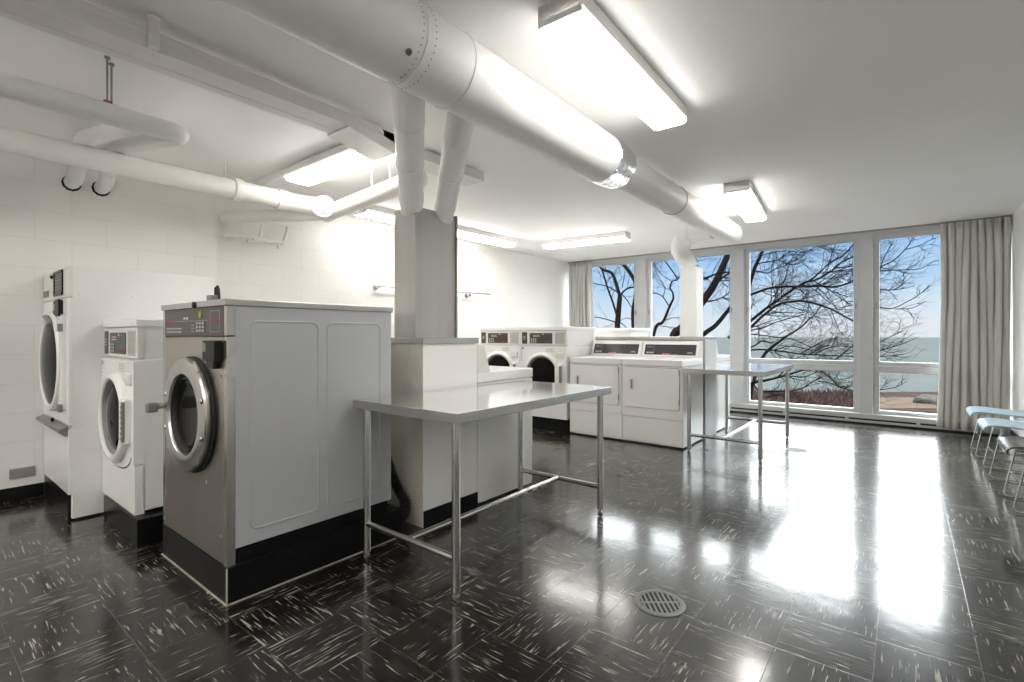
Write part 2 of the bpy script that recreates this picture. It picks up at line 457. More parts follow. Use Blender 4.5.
# curtains
def curtain(name, x0, x1, y, z0, z1, folds, amp, label, flare=0.0, seed=1):
    rnd = random.Random(seed)
    nx, nz = folds * 14, 26
    ph = [rnd.uniform(.7, 1.35) for _ in range(folds)]
    bounds = [0]
    for p in ph: bounds.append(bounds[-1] + p)
    tot = bounds[-1]
    amps = [rnd.uniform(.6, 1.2) for _ in range(folds + 1)]
    bm = BM(); g = []
    for k in range(nz + 1):
        t = k / nz                               # 0 top .. 1 bottom
        row = []
        for i in range(nx + 1):
            s = i / nx * tot
            j = max(j for j in range(folds) if bounds[j] <= s + 1e-9)
            f = (s - bounds[j]) / ph[j]
            a = amp * (amps[j] * (1 - f) + amps[j + 1] * f) * (.62 + .45 * min(1, t * 5)) 
            yy = y + a * math.cos(2 * PI * f) + .008 * math.sin(9 * t + i * .3)
            if t < .06: yy += .012 * math.sin(i * 1.9) * (1 - t / .06)
            x = x0 + (x1 - x0) * i / nx + .018 * math.sin(2 * PI * f * 2 + .5) + .012 * math.sin(3.1 * t + j)
            x -= flare * (t ** 1.5) * (1 - i / nx) ** 2
            row.append(bm.verts.new((x, yy, z1 + (z0 - z1) * t + .012 * math.sin(i * .35) * t)))
        g.append(row)
    for k in range(nz):
        for i in range(nx):
            bm.faces.new((g[k][i], g[k][i + 1], g[k + 1][i + 1], g[k + 1][i]))
    o = obj(name, bm, M['curtain'], smooth=80)
    sd = o.modifiers.new('thickness', 'SOLIDIFY'); sd.thickness = .003
    return tag(o, label, 'curtain')
curtain('window_curtain', .33, .925, 7.86, .055, 2.50, 9, .042, 'grey cloth curtain gathered at the right end of the windows', .035, 3)
curtain('window_curtain', -4.90, -4.44, 7.88, .06, 2.50, 7, .04, 'narrow pale curtain in the far left window corner', 0, 9)
bm = BM(); box(bm, -4.95, .945, 7.90, 7.925, 2.508, 2.53)
struct('trim_6', bm, M['mid_grey'], label='thin curtain track under the ceiling')

# ------------------------------------------------------------------ plinths
def plinth(x0, x1, y0, y1, h, label):
    bm = BM(); box(bm, x0, x1, y0, y1, 0, h, .004)
    o = tag(obj('equipment_plinth', bm, M['black_paint']), label, 'plinth', 'black machine plinths')
    return o
p1 = plinth(-3.10, -2.292,   .905, 1.86, .16, 'black plinth under the steel-front washer')
bm = BM()
box(bm, -3.105, -2.287, .899, .905, 0, .005); box(bm, -2.292, -2.286, .899, 1.86, 0, .005); box(bm, -2.294, -2.288, .901, .907, 0.007, .16)
obj('caulk_line', bm, M['grout'], p1)['label'] = 'pale caulk line along the floor'
plinth(-3.99, -3.305, .845, 1.70, .15, 'black plinth under the white washer beside the tall dryer')
plinth(-4.52, -3.135, 5.0, 5.69, .16, 'black plinth under the two far white washers')
plinth(-3.57, -2.87, 6.13, 6.86, .15, 'black plinth under the washer behind the far partition')

# ------------------------------------------------------------------ white front-load washer (local: x centre, y=0 front, z=0 bottom)
def small_print(bm, x0, x1, z0, z1, y, rows, rnd, mat=0, h=.006):
    for r in range(rows):
        z = z1 - (z1 - z0) * (r + .5) / rows
        x = x0
        while x < x1 - .006:
            w = rnd.uniform(.008, .03); e = min(x1, x + w)
            box(bm, x, e, y - .0012, y, z - h / 2, z + h / 2, mat=mat)
            x = e + rnd.uniform(.004, .012)

def make_washer(label, loc):
    rnd = random.Random(4)
    t = thing('front_load_washer', label, 'washer', loc, group='white front-load washers')
    bm = BM(); box(bm, -.343, .343, .02, .68, .015, .88, .006); box(bm, -.335, .335, .01, .66, .88, 1.068, .004)
    for sx in (-1, 1):
        box(bm, sx * .3445 - .0006, sx * .3445 + .0006, .30, .305, .02, .87)
    obj('cabinet', bm, M['enamel'], t)
    bm = BM(); box(bm, -.346, .346, -.012, .685, 1.066, 1.112, .008, 3)
    obj('lid', bm, M['enamel'], t)
    bm = BM(); box(bm, -.345, .345, -.005, .03, .885, 1.064, .006)
    cp = obj('control_panel', bm, M['enamel_warm'], t)
    bm = BM(); box(bm, -.325, -.245, -.0085, -.003, .90, 1.045, .002); small_print(bm, -.30, -.27, .95, 1.0, -.0085, 3, rnd, mat=1); obj('card_reader_strip', bm, [M['panel_brown'], M['white_print']], cp)['label'] = 'dark brown card reader strip'
    bm = BM(); box(bm, -.205, .135, -.0085, -.003, .905, 1.035, .003); small_print(bm, -.15, -.05, .985, 1.015, -.0085, 2, rnd, mat=1); lathe(bm, [(0, .0015), (.008, .0015), (.008, 0)], (.0, -.0085, 1.02), (0, -1, 0), 12, mat=1); dp = obj('display_panel', bm, [M['panel_brown'], M['white_print']], cp)
    bm = BM(); box(bm, -.19, -.092, -.0093, -.0083, .91, .975)
    for r in range(3):
        for c in range(3): box(bm, -.185 + c * .032, -.163 + c * .032, -.0105, -.009, .915 + r * .02, .929 + r * .02, .0006, 1, mat=1)
    obj('keypad', bm, [M['panel_brown'], M['label_grey']], dp)
    text('logo', 'Speed Queen', .022, M['red'], dp, (.085, -.0092, .925))
    bm = BM(); box(bm, .175, .315, -.0075, -.003, .90, 1.045, .001); small_print(bm, .185, .305, .915, 1.035, -.0075, 9, rnd, mat=1, h=.003); obj('instruction_label', bm, [M['label_grey'], M['mid_grey']], cp)
    # front panel with a bowl-shaped lower edge around the door
    bm = BM()
    poly = [(-.345, .872), (-.345, .285)]
    for k in range(0, 13):
        a = PI + PI * k / 12
        poly.append((.29 * math.cos(a), .33 + .10 * math.sin(a)))
    poly += [(.345, .285), (.345, .872)]
    prism(bm, poly, lambda u, v, h: (u, h, v), -.022, .03)
    small_print(bm, .06, .17, .80, .855, -.022, 4, rnd, mat=1, h=.004); small_print(bm, -.33, -.31, .68, .86, -.022, 8, rnd, mat=1, h=.008)
    lathe(bm, [(0, .002), (.014, .002), (.014, 0)], (-.30, -.022, .845), (0, -1, 0), 16, mat=1)
    obj('front_panel', bm, [M['enamel'], M['mid_grey']], t)
    bm = BM()
    poly = [(-.343, .0), (.343, .0), (.343, .275)]
    for k in range(12, -1, -1):
        a = PI + PI * k / 12
        poly.append((.284 * math.cos(a), .318 + .10 * math.sin(a)))
    poly += [(-.343, .275)]
    prism(bm, poly, lambda u, v, h: (u, h, v), -.016, .03)
    obj('lower_panel', bm, M['enamel'], t)
    # door
    cz = .525
    bm = BM()
    lathe(bm, [(.272, .015), (.278, -.012), (.272, -.042), (.256, -.056), (.238, -.058), (.226, -.050), (.220, -.025)], (0, 0, cz), (0, 1, 0), 56)
    box(bm, .20, .295, -.058, -.015, cz - .13, cz + .13, .012, 3)
    d = obj('door', bm, M['enamel'], t)
    bm = BM(); lathe(bm, [(.227, -.046), (.216, -.032), (.206, -.020), (.198, -.018)], (0, 0, cz), (0, 1, 0), 48); obj('door_gasket', bm, M['grey_plastic'], d)
    bm = BM(); lathe(bm, [(.21, -.020), (.18, -.036), (.12, -.048), (.06, -.054), (0, -.056)], (0, 0, cz), (0, 1, 0), 48); obj('door_glass', bm, M['door_glass'], d)
    bm = BM(); box(bm, .266, .297, -.064, -.05, cz - .115, cz + .115, .004)
    for k in range(7): box(bm, .268, .291, -.068, -.062, cz - .10 + k * .03, cz - .085 + k * .03, .002)
    obj('door_handle', bm, M['grey_plastic'], d)
    bm = BM(); box(bm, .20, .31, -.030, -.02, .73, .80, .008, 3); box(bm, .215, .295, -.033, -.028, .775, .79, .003)
    obj('dispenser_lid', bm, M['enamel_warm'], t)
    for sx in (-.29, .29):
        for y in (.06, .62):
            bm = BM(); lathe(bm, [(.025, 0), (.025, .015)], (sx, y, 0), (0, 0, 1), 14, cap0=True, cap1=True); obj('leveling_foot', bm, M['rubber'], t)
    return t
w1 = make_washer('white front-load washer between the tall dryer and the steel-front washer', (-3.745, .875, .15))
for x, y, rz, z, lab in ((-3.832 + .345, 5.008, 0, .16, 'white front-load washer beside the far dryers, right one of two'),
                  (-3.832 - .345 - .005, 5.008, 0, .16, 'white front-load washer nearest the left wall in the far row'),
                  (-3.22, 6.83, PI, .15, 'white washer backed against the far partition, its top showing above the steel cap')):
    w = copy_tree(w1); w.location = (x, y, z); w.rotation_euler = (0, 0, rz); w['label'] = lab

# ------------------------------------------------------------------ tall tumble dryer
t = thing('tumble_dryer', 'tall white tumble dryer against the left wall', 'dryer', (-4.50, .70, 0))
W = .402
bm = BM(); box(bm, -W, W, .012, .83, .012, 1.605, .005)
for z in (.585,): box(bm, W - .001, W + .0012, .02, .80, z, z + .004)
for y, z in ((.05, 1.43), (.32, 1.43), (.56, 1.40), (.05, .60), (.05, .03)): lathe(bm, [(.007, 0), (.005, .003), (0, .003)], (W, y, z), (1, 0, 0), 10)
obj('cabinet', bm, M['enamel'], t)
bm = BM(); box(bm, -W, W, -.006, .02, 1.412, 1.605, .005)
cp = obj('control_panel', bm, M['enamel_warm'], t)
bm = BM(); box(bm, -.01, .255, -.011, -.003, 1.435, 1.585, .003); box(bm, -.01, .01, -.014, -.008, 1.43, 1.59); box(bm, .24, .26, -.014, -.008, 1.43, 1.59); box(bm, -.01, .26, -.014, -.008, 1.578, 1.592); box(bm, -.01, .26, -.014, -.008, 1.43, 1.444)
rnd = random.Random(2); small_print(bm, .04, .22, 1.46, 1.56, -.011, 5, rnd, mat=1, h=.009); obj('display_panel', bm, [M['display'], M['grey_plastic']], cp)
bm = BM(); box(bm, -.37, -.21, -.011, -.004, 1.437, 1.482, .002); obj('price_label', bm, M['label_brown'], cp)
bm = BM(); lathe(bm, [(.013, 0), (.013, .012), (.008, .016), (0, .016)], (-.06, -.006, 1.565), (0, -1, 0), 14); obj('key_lock', bm, M['black'], cp)
bm = BM(); box(bm, -W, W, -.006, .02, .60, 1.405, .006); obj('front_panel', bm, M['enamel'], t)
bm = BM(); box(bm, .06, .255, -.026, -.004, 1.305, 1.395, .006); box(bm, .16, .26, -.032, -.02, 1.29, 1.40, .004)
cb = obj('coin_box', bm, M['black'], t)
bm = BM(); box(bm, .09, .14, -.029, -.025, 1.33, 1.375, .002); obj('coin_slot', bm, M['mid_grey'], cb)
cz = .992
bm = BM(); lathe(bm, [(.335, .0), (.338, -.022), (.33, -.034), (.305, -.038), (.292, -.030), (.288, -.012)], (-.05, 0, cz), (0, 1, 0), 64)
box(bm, .26, .33, -.03, -.004, cz - .30, cz + .30, .006)
d = obj('door', bm, M['enamel'], t)
bm = BM(); lathe(bm, [(.292, -.026), (.27, -.034), (.2, -.047), (.1, -.056), (0, -.06)], (-.05, 0, cz), (0, 1, 0), 56); obj('door_glass', bm, M['door_glass'], d)
for dz in (.20, -.31):
    bm = BM(); box(bm, .285, .335, -.042, -.02, cz + dz, cz + dz + .05, .004); obj('door_hinge', bm, M['mid_grey'], d)
bm = BM(); tube(bm, [(-.05 + .30 * math.cos(a), -.048, cz + .30 * math.sin(a)) for a in [PI * (.30 + .18 * k / 8) for k in range(9)]], .018, 8)
obj('door_pull', bm, M['grey_plastic'], d)
bm = BM(); box(bm, -W, W, -.006, .02, .165, .575, .006)
lp = obj('lint_panel', bm, M['enamel'], t)
bm = BM(); prism(bm, [(-.006, .595), (-.045, .580), (-.048, .566), (-.022, .535), (-.006, .535)], lambda u, v, h: (h, u, v), -W + .01, W - .01)
obj('lint_handle', bm, M['mid_grey'], lp)
bm = BM(); lathe(bm, [(.009, 0), (.009, .025), (0, .028)], (.02, -.022, .588), (0, 0, 1), 10); obj('lint_lock', bm, M['black'], lp)
bm = BM(); box(bm, -W + .004, W - .03, -.002, .03, 0, .163); obj('kick_panel', bm, M['black_paint'], t)

# ------------------------------------------------------------------ large steel-front washer
t = thing('washer_extractor', 'large commercial washer with steel front and grey enamel sides', 'washer', (-2.70, .91, .16))
W = .402
bm = BM(); box(bm, -W + .003, W - .003, .03, .875, .07, 1.14, .004)
for sx in (-1, 1):
    x = sx * (W - .003)
    for y0, y1 in ((.098, .425), (.475, .798)):
        pts = [(x, y, z) for y, z in rrect(y0, y1, .135, 1.072, .035, 6)]
        tube(bm, pts, .0045, 8, closed=True)
side = obj('cabinet', bm, M['grey_enamel'], t)
side['label'] = 'grey enamel sides with embossed rectangles'
bm = BM(); box(bm, -W + .02, W - .02, .03, .86, 0.001, .07); obj('base_frame', bm, M['black_paint'], t)
bm = BM(); box(bm, -W + .03, W - .03, .0, .03, .002, 1.0, .002)
for z in (.16, .85):
    pass
for x, z in ((-.32, .90), (-.35, .42), (-.12, .405), (.17, .33), (-.355, .17), (.33, .12), (.335, .83)):
    lathe(bm, [(.007, 0), (.006, .003), (0, .004)], (x, 0, z), (0, -1, 0), 10)
obj('front_panel', bm, M['steel_front'], t)
bm = BM()
bm.free()
for sx in (-1, 1):
    for z0, z1 in ((.0, 1.003), (1.006, 1.138)):
        bm = BM(); box(bm, min(sx * W, sx * (W - .032)), max(sx * W, sx * (W - .032)), -.003, .034, z0, z1, .004); obj('corner_trim', bm, M['steel'], t)
bm = BM(); box(bm, -W - .004, W + .004, -.012, .885, 1.139, 1.168, .004); obj('top_cover', bm, M['steel'], t)
bm = BM(); lathe(bm, [(.016, 0), (.016, .006), (.010, .008), (0, .008)], (.06, -.012, 1.152), (0, -1, 0), 16); obj('key_lock', bm, M['black'], t)
bm = BM(); box(bm, .005, .065, .06, .09, 1.168, 1.205, .003); box(bm, -.01, .07, .05, .10, 1.166, 1.172, .001); obj('latch_bracket', bm, M['mid_grey'], t)
bm = BM(); box(bm, -W + .032, W - .032, -.004, .03, 1.004, 1.138, .002)
rnd = random.Random(6); small_print(bm, -.34, -.13, 1.018, 1.05, -.004, 2, rnd, mat=1, h=.008); small_print(bm, .005, .045, 1.02, 1.065, -.004, 3, rnd, mat=1, h=.004); small_print(bm, -.10, -.03, 1.085, 1.098, -.004, 1, rnd, mat=1, h=.011)
box(bm, -.36, .20, -.0048, -.004, 1.077, 1.0785, mat=1)
for z in (1.024, 1.118): box(bm, .225, .33, -.0048, -.004, z, z + .0015, mat=1)
for x in (.225, .3285): box(bm, x, x + .0015, -.0048, -.004, 1.024, 1.1195, mat=1)
cp = obj('control_panel', bm, [M['panel_brown'], M['label_grey']], t)
bm = BM(); box(bm, .06, .168, -.0052, -.004, 1.02, 1.075)
for r in range(3):
    for c in range(3): box(bm, .065 + c * .036, .09 + c * .036, -.007, -.005, 1.024 + r * .0175, 1.036 + r * .0175, .0008, 1, mat=1)
obj('keypad', bm, [M['panel_brown'], M['label_grey']], cp)
bm = BM(); lathe(bm, [(.017, 0), (.017, .004), (.012, .006), (0, .006)], (.118, -.004, 1.105), (0, -1, 0), 18); obj('indicator_light', bm, M['yellow'], cp)
text('logo', 'Speed Queen', .021, M['red'], cp, (-.285, -.005, 1.083)); text('logo', 'Speed Queen', .018, M['red'], cp, (.278, -.005, 1.078))
bm = BM(); box(bm, .215, .350, -.034, 0, .895, .985, .006); box(bm, .245, .325, -.028, 0, .86, .90, .004)
cb = obj('coin_box', bm, M['black'], t)
bm = BM(); box(bm, .228, .262, -.037, -.033, .935, .975, .002); obj('coin_slot', bm, M['mid_grey'], cb)
cx, cz = .005, .63
bm = BM(); lathe(bm, [(.278, -.002), (.278, -.012), (.255, -.012)], (cx + .012, 0, cz), (0, 1, 0), 64); obj('door_seal', bm, M['rubber'], t)
bm = BM(); lathe(bm, [(.258, -.006), (.270, -.014), (.272, -.034), (.266, -.042), (.225, -.048), (.196, -.046), (.188, -.038), (.182, -.004)], (cx, 0, cz), (0, 1, 0), 72)
for a in (.35, -.35, PI + .35, PI - .35):
    lathe(bm, [(.014, 0), (.012, .004), (0, .006)], (cx + .245 * math.cos(a), -.046, cz + .245 * math.sin(a)), (0, -1, 0), 12)
d = obj('door', bm, M['steel'], t)
bm = BM(); lathe(bm, [(.188, -.036), (.178, -.026), (.170, -.036), (.160, -.018), (.152, -.028), (.146, -.008)], (cx, 0, cz), (0, 1, 0), 56); obj('door_gasket', bm, M['rubber'], d)
bm = BM(); lathe(bm, [(.150, -.020), (.135, -.012), (.11, -.006), (.06, -.003), (0, -.002)], (cx, 0, cz), (0, 1, 0), 56); obj('door_glass', bm, M['door_glass'], d)
bm = BM(); tube(bm, [(cx - .255, -.04, cz + .02), (cx - .268, -.055, cz + .02), (cx - .272, -.075, cz + .02)], [.014, .014, .016], 10)
box(bm, cx - .292, cx - .252, -.115, -.066, cz - .010, cz + .040, .010, 3)
obj('door_handle', bm, M['grey_plastic'], d)

# hoses of that washer
bm = BM()
pts = [Vector(p) for p in arc_pts([(-2.55, 1.83, .50), (-2.475, 1.87, .46), (-2.435, 1.90, .30), (-2.345, 1.935, .14), (-2.40, 1.935, .045), (-2.56, 1.935, .042)], .10, 14)]
ns = 90; full = []
acc = [0]
for a, b in zip(pts, pts[1:]): acc.append(acc[-1] + (b - a).length)
for k in range(ns):
    s = acc[-1] * k / (ns - 1); j = max(i for i in range(len(acc) - 1) if acc[i] <= s + 1e-9)
    f = (s - acc[j]) / max(1e-6, acc[j + 1] - acc[j]); full.append(pts[j].lerp(pts[j + 1], min(1, f)))
tube(bm, full, [.034 if k % 2 else .024 for k in range(ns)], 14)
tag(obj('drain_hose', bm, M['rubber'], smooth=0), 'black corrugated drain hose behind the steel-front washer', 'hose')
bm = BM(); tube(bm, [(-4.50, 1.70, 1.10), (-4.50, 1.70, 1.50), (-4.50, 1.70, 1.56), (-4.51, 1.71, 1.585)], [.026, .026, .020, .006], 12)
tag(obj('vent_hose', bm, M['rubber']), 'black hose tip rising behind the tall dryer', 'hose')

# ------------------------------------------------------------------ single pocket dryers
def make_dryer(label, loc):
    rnd = random.Random(8)
    t = thing('single_dryer', label, 'dryer', loc, group='white front-opening dryers')
    w = .3365; D = .64
    bm = BM(); box(bm, -w, w, .012, D, .015, .838, .003); box(bm, -w + .0005, w - .0005, 0, .04, .292, .835, .006)
    obj('cabinet', bm, M['enamel'], t)
    bm = BM(); box(bm, -w, w, -.006, D, .84, .9125, .010, 3); obj('worktop', bm, M['enamel'], t)
    bm = BM(); box(bm, -w, w, .004, .03, .028, .285, .006); obj('lower_panel', bm, M['enamel'], t)
    bm = BM(); prism(bm, rrect(-.305, .305, .388, .828, .03), lambda u, v, h: (u, h, v), -.0005, .004)
    obj('door_gap', bm, M['mid_grey'], t)
    bm = BM(); prism(bm, rrect(-.300, .300, .393, .823, .027), lambda u, v, h: (u, h, v), -.010, .004)
    d = obj('door', bm, M['enamel'], t)
    bm = BM(); prism(bm, rrect(-.25, -.19, .575, .705, .006), lambda u, v, h: (u, h, v), -.016, -.008)
    hd = obj('door_handle', bm, M['enamel_warm'], d)
    bm = BM(); box(bm, -.228, -.205, -.0185, -.015, .59, .69, .002); obj('finger_slot', bm, M['mid_grey'], hd)
    for z in (.45, .75):
        bm = BM(); box(bm, .296, .306, -.012, .0, z, z + .06, .002); obj('door_hinge', bm, M['mid_grey'], d)
    # console leaning back
    f = lambda u, v, h: (h, u, v)
    bm = BM(); prism(bm, [(.505, .912), (.575, 1.095), (.60, 1.10), (D - .001, 1.10), (D - .001, .912)], f, -w + .0015, w - .0015)
    cs = obj('console', bm, M['enamel_warm'], t)
    sl = math.atan2(.07, .183)
    def on(u, z0, z1, dy, x0, x1):  # slanted plate on console face
        pass
    def plate(bm, x0, x1, a, b, h0, h1, mat=0):
        n = Vector((0, -math.cos(sl), math.sin(sl))); e = Vector((0, math.sin(sl), math.cos(sl))); o = Vector((0, .505, .912))
        prism(bm, [(x0, a), (x1, a), (x1, b), (x0, b)], lambda u, v, h: o + Vector((u, 0, 0)) + e * v + n * h, h0, h1, mat)
    bm = BM(); plate(bm, -.325, .325, .012, .19, -.004, .006); obj('console_bezel', bm, M['enamel'], cs)
    bm = BM(); plate(bm, -.30, .295, .03, .155, .004, .009); dp = obj('display_panel', bm, M['panel_dark'], cs)
    bm = BM()
    for k in range(3): plate(bm, -.275 + k * .03, -.253 + k * .03, .045, .063, .008, .0105)
    for k in range(3): plate(bm, -.275 + k * .024, -.262 + k * .024, .12, .128, .008, .0102)
    plate(bm, .20, .265, .052, .058, .008, .0102); plate(bm, .215, .25, .062, .066, .008, .0102); plate(bm, -.19, -.188, .035, .15, .008, .0095)
    plate(bm, .0, .1, .034, .037, .008, .0098)
    obj('keypad', bm, M['label_grey'], dp)
    e = Vector((0, math.sin(sl), math.cos(sl))); n = Vector((0, -math.cos(sl), math.sin(sl)))
    bm = BM(); plate(bm, -.085, .005, .031, .050, .008, .0098); lg = obj('logo_plate', bm, M['red'], dp)
    text('logo', 'Speed Queen', .017, M['white_print'], lg, Vector((-.04, .505, .912)) + e * .04 + n * .0102, (PI / 2 - sl, 0, 0))
    return t
d1 = make_dryer('white dryer at the right end of the far row, behind the smaller steel table', (-2.105, 5.02, 0))
for x, y, rz, lab in ((-2.105 - .676, 5.02, 0, 'white dryer next to the far white washers'),
                      (-2.105, 6.75, PI, 'white dryer backed against the far partition, facing the windows'),
                      (-2.287 - .338, 3.14, PI, 'white dryer behind the larger steel table, backed against the near partition')):
    d = copy_tree(d1); d.location = (x, y, 0); d.rotation_euler = (0, 0, rz); d['label'] = lab

# ------------------------------------------------------------------ partitions behind the machines
M['dirty'] = plain('grimy_white_paint', (.66, .63, .56), .5, var=.16, vscale=3.0, bump=.05, bscale=30)
bm = BM(); box(bm, -4.05, -2.287, 2.01, 2.494, .0, 1.115)
for f in bm.faces:
    if f.normal.y < -.9: f.material_index = 1
wc = struct('wall_center', bm, [M['wall'], M['dirty']], label='low white partition behind the steel-front washer', smooth=0)
bm = BM(); box(bm, -4.06, -2.275, 2.0, 2.50, 1.115, 1.152, .003); obj('steel_cap', bm, M['steel'], wc)
bm = BM(); box(bm, -2.2865, -2.28, 2.012, 2.494, 0, .10); obj('baseboard', bm, M['black_paint'], wc)
bm = BM(); box(bm, -4.5, -1.772, 5.70, 6.10, .0, 1.115)
wf = struct('wall_far', bm, M['wall'], label='low white partition behind the far dryers', smooth=0)
bm = BM(); box(bm, -3.135, -1.755, 5.665, 6.12, 1.115, 1.150, .003); obj('steel_cap', bm, M['steel'], wf)
bm = BM(); box(bm, -1.778, -1.752, 5.69, 6.10, .0, 1.115, .003); obj('end_panel', bm, M['frame'], wf)

# ------------------------------------------------------------------ steel tables
def make_table(label, loc):
    t = thing('work_table', label, 'table', loc, group='stainless steel folding tables')
    w, l = .386, .715
    bm = BM(); box(bm, -w, w, -l, l, .784, .830, .002, 2)
    for f in bm.faces:
        if f.normal.z < .5: f.material_index = 1
    tp = obj('tabletop', bm, [M['steel_top'], M['steel']], t)
    lx, ly = .33, .665
    for sx in (-1, 1):
        for sy in (-1, 1):
            bm = BM(); tube(bm, [(sx * lx, sy * ly, .03), (sx * lx, sy * ly, .786)], .0195, 20)
            lg = obj('leg', bm, M['steel'], t)
            bm = BM(); lathe(bm, [(.014, 0), (.017, .004), (.017, .012), (.008, .014), (.008, .022), (.013, .024), (.013, .032)], (sx * lx, sy * ly, 0), (0, 0, 1), 16, cap0=True, cap1=True)
            obj('foot', bm, M['mid_grey'], lg)
    for sy in (-1, 1):
        bm = BM(); tube(bm, [(-lx, sy * ly, .175), (lx, sy * ly, .175)], .016, 16); obj('end_stretcher', bm, M['steel'], t)
    bm = BM(); tube(bm, [(0, -ly, .175), (0, ly, .175)], .016, 16); obj('center_stretcher', bm, M['steel'], t)
    return t
t1 = make_table('larger stainless steel table standing beside the steel-front washer', (-1.894, 2.232, 0))
t2 = copy_tree(t1); t2.location = (-1.362, 5.62, 0); t2.scale = (.985, .99, 1.01); t2['label'] = 'farther stainless steel table beside the far dryers, near the windows'

# ------------------------------------------------------------------ round ceiling duct
DX, DZ = -1.60, 2.358
t = thing('ceiling_duct', 'long round white exhaust duct hung along the ceiling', 'duct', (DX, 0, DZ))
ax = (0, 1, 0); o0 = (0, 0, 0)
bm = BM(); lathe(bm, [(.162, -2.5), (.162, 1.29), (.166, 1.292), (.166, 1.318), (.162, 1.32), (.162, 1.56), (.165, 1.562), (.165, 1.585), (.160, 1.587), (.157, 3.05)], o0, ax, 56)
s1 = obj('wide_section', bm, M['duct_paint'], t)
bm = BM()
for y in (1.27, 1.335):
    for k in range(40):
        a = 2 * PI * k / 40
        lathe(bm, [(.0028, 0), (.0022, .0025), (0, .003)], (.162 * math.cos(a), y, .162 * math.sin(a)), (math.cos(a), 0, math.sin(a)), 6)
obj('rivet_row', bm, M['mid_grey'], s1)
bm = BM(); a = math.radians(-42); dr = (math.cos(a), 0, math.sin(a)); lathe(bm, [(.014, -.002), (.014, .004), (.009, .006), (.009, .001), (0, .001)], (.162 * dr[0], 1.23, .162 * dr[2]), dr, 18); obj('test_port', bm, M['mid_grey'], s1)
bm = BM(); lathe(bm, [(.154, 2.96), (.1605, 2.965), (.161, 3.05), (.158, 3.13), (.15, 3.20), (.142, 3.22)], o0, ax, 64); obj('foil_wrap', bm, M['foil'], t)
bm = BM(); lathe(bm, [(.155, 3.04), (.150, 3.14), (.138, 3.20), (.124, 3.26), (.122, 4.70), (.1245, 4.702), (.1245, 4.715), (.122, 4.717), (.122, 6.18), (.119, 6.195), (0, 6.195)], o0, ax, 48)
s2 = obj('narrow_section', bm, M['duct_paint'], t)
bm = BM(); tube(bm, [(.125 * math.cos(a), 4.30, .125 * math.sin(a)) for a in [2 * PI * k / 40 for k in range(40)]], .0025, 6, closed=True); tube(bm, [(0, 4.30, .125), (0, 4.30, .175)], .0025, 6)
obj('hanger_strap', bm, M['mid_grey'], t)
bm = BM(); tube(bm, [(.0, 2.5 - .9, .16), (0, 1.6, .172)], .004, 6)
obj('hanger_strap', bm, M['mid_grey'], t)
# elbow down to the far riser
bm = BM()
path = [(-.06, 5.62, -.03), (-.16, 5.64, -.035), (-.30, 5.68, -.04), (-.40, 5.73, -.07), (-.46, 5.78, -.125), (-.475, 5.81, -.19), (-.45, 5.84, -.26), (-.41, 5.855, -.33), (-.375, 5.865, -.40)]
tube(bm, path, [.10, .10, .102, .104, .104, .104, .10, .097, .095], 28)
for i in (2, 3, 4, 5, 6):
    p = Vector(path[i]); q = (Vector(path[min(i + 1, 8)]) - Vector(path[i - 1])).normalized()
    tube(bm, [p - q * .006, p - q * .004, p + q * .004, p + q * .006], [.104, .112, .112, .104], 28)
obj('elbow', bm, M['duct_paint'], t)
# two slanted branches from the near riser
def branch(nm, a, b, r0, r1):
    bm = BM(); a, b = Vector(a), Vector(b)
    tube(bm, [a, a.lerp(b, .10), a.lerp(b, .105), a.lerp(b, .16), a.lerp(b, .165), b], [r0 * .94, r0 * .94, r0, r0, r0 * .96, r1], 28)
    for f in (.42, .70): 
        p = a.lerp(b, f); q = (b - a).normalized(); r = r0 + (r1 - r0) * f
        tube(bm, [p - q * .006, p - q * .003, p + q * .003, p + q * .006], [r, r + .002, r + .002, r], 28)
    obj(nm, bm, M['duct_paint'], t)
branch('branch_pipe', (-2.515 - DX, 2.115, 1.98 - DZ), (-1.66 - DX, 1.37, 2.33 - DZ), .077, .077)
branch('branch_pipe', (-2.46 - DX, 2.34, 1.97 - DZ), (-1.66 - DX, 1.73, 2.345 - DZ), .073, .073)
# risers
def riser(x0, x1, y0, y1, z0, z1, mat, label, seam=True):
    bm = BM(); box(bm, x0, x1, y0, y1, z0, z1, .002, 1)
    o = obj('duct_riser', bm, mat); tag(o, label, 'duct')
    if seam:
        bm = BM(); box(bm, x1 - .002, x1 + .010, y1 - .008, y1 + .004, z0, z1); obj('standing_seam', bm, M['grey_plastic'], o)
    return o
riser(-2.625, -2.415, 2.06, 2.42, 1.152, 1.985, M['steel_duct'], 'bare steel rectangular duct rising from the near partition')
riser(-2.066, -1.873, 5.765, 5.99, 1.150, 1.96, M['duct_paint'], 'white rectangular duct rising from the far partition in front of the windows', False)

# ------------------------------------------------------------------ ceiling lights
def light(label, x, y, length, width, rz, depth=.10):
    t = thing('ceiling_light', label, 'light', (x, y, ZC), rz, 'fluorescent ceiling lights')
    w, l = width / 2, length / 2
    bm = BM(); box(bm, -w, w, -l, l, -.066, 0, .002)
    for s in (-1, 1): box(bm, -w, w, s * l - .012 if s > 0 else -l, l if s > 0 else -l + .012, -depth * .9, 0, .003)
    obj('housing', bm, M['enamel'], t)
    bm = BM()
    prof = [(-w * .985, -.064), (-w * .985, -depth * .78), (-w * .93, -depth * .92), (-w * .8, -depth), (w * .8, -depth), (w * .93, -depth * .92), (w * .985, -depth * .78), (w * .985, -.064)]
    prism(bm, prof, lambda u, v, h: (u, h, v), -l + .012, l - .012)
    obj('diffuser', bm, M['diffuser'], t)
    return t
light('large lit ceiling light right of the round duct, nearest the camera', -1.105, 2.315, 1.28, .205, math.radians(1.3))
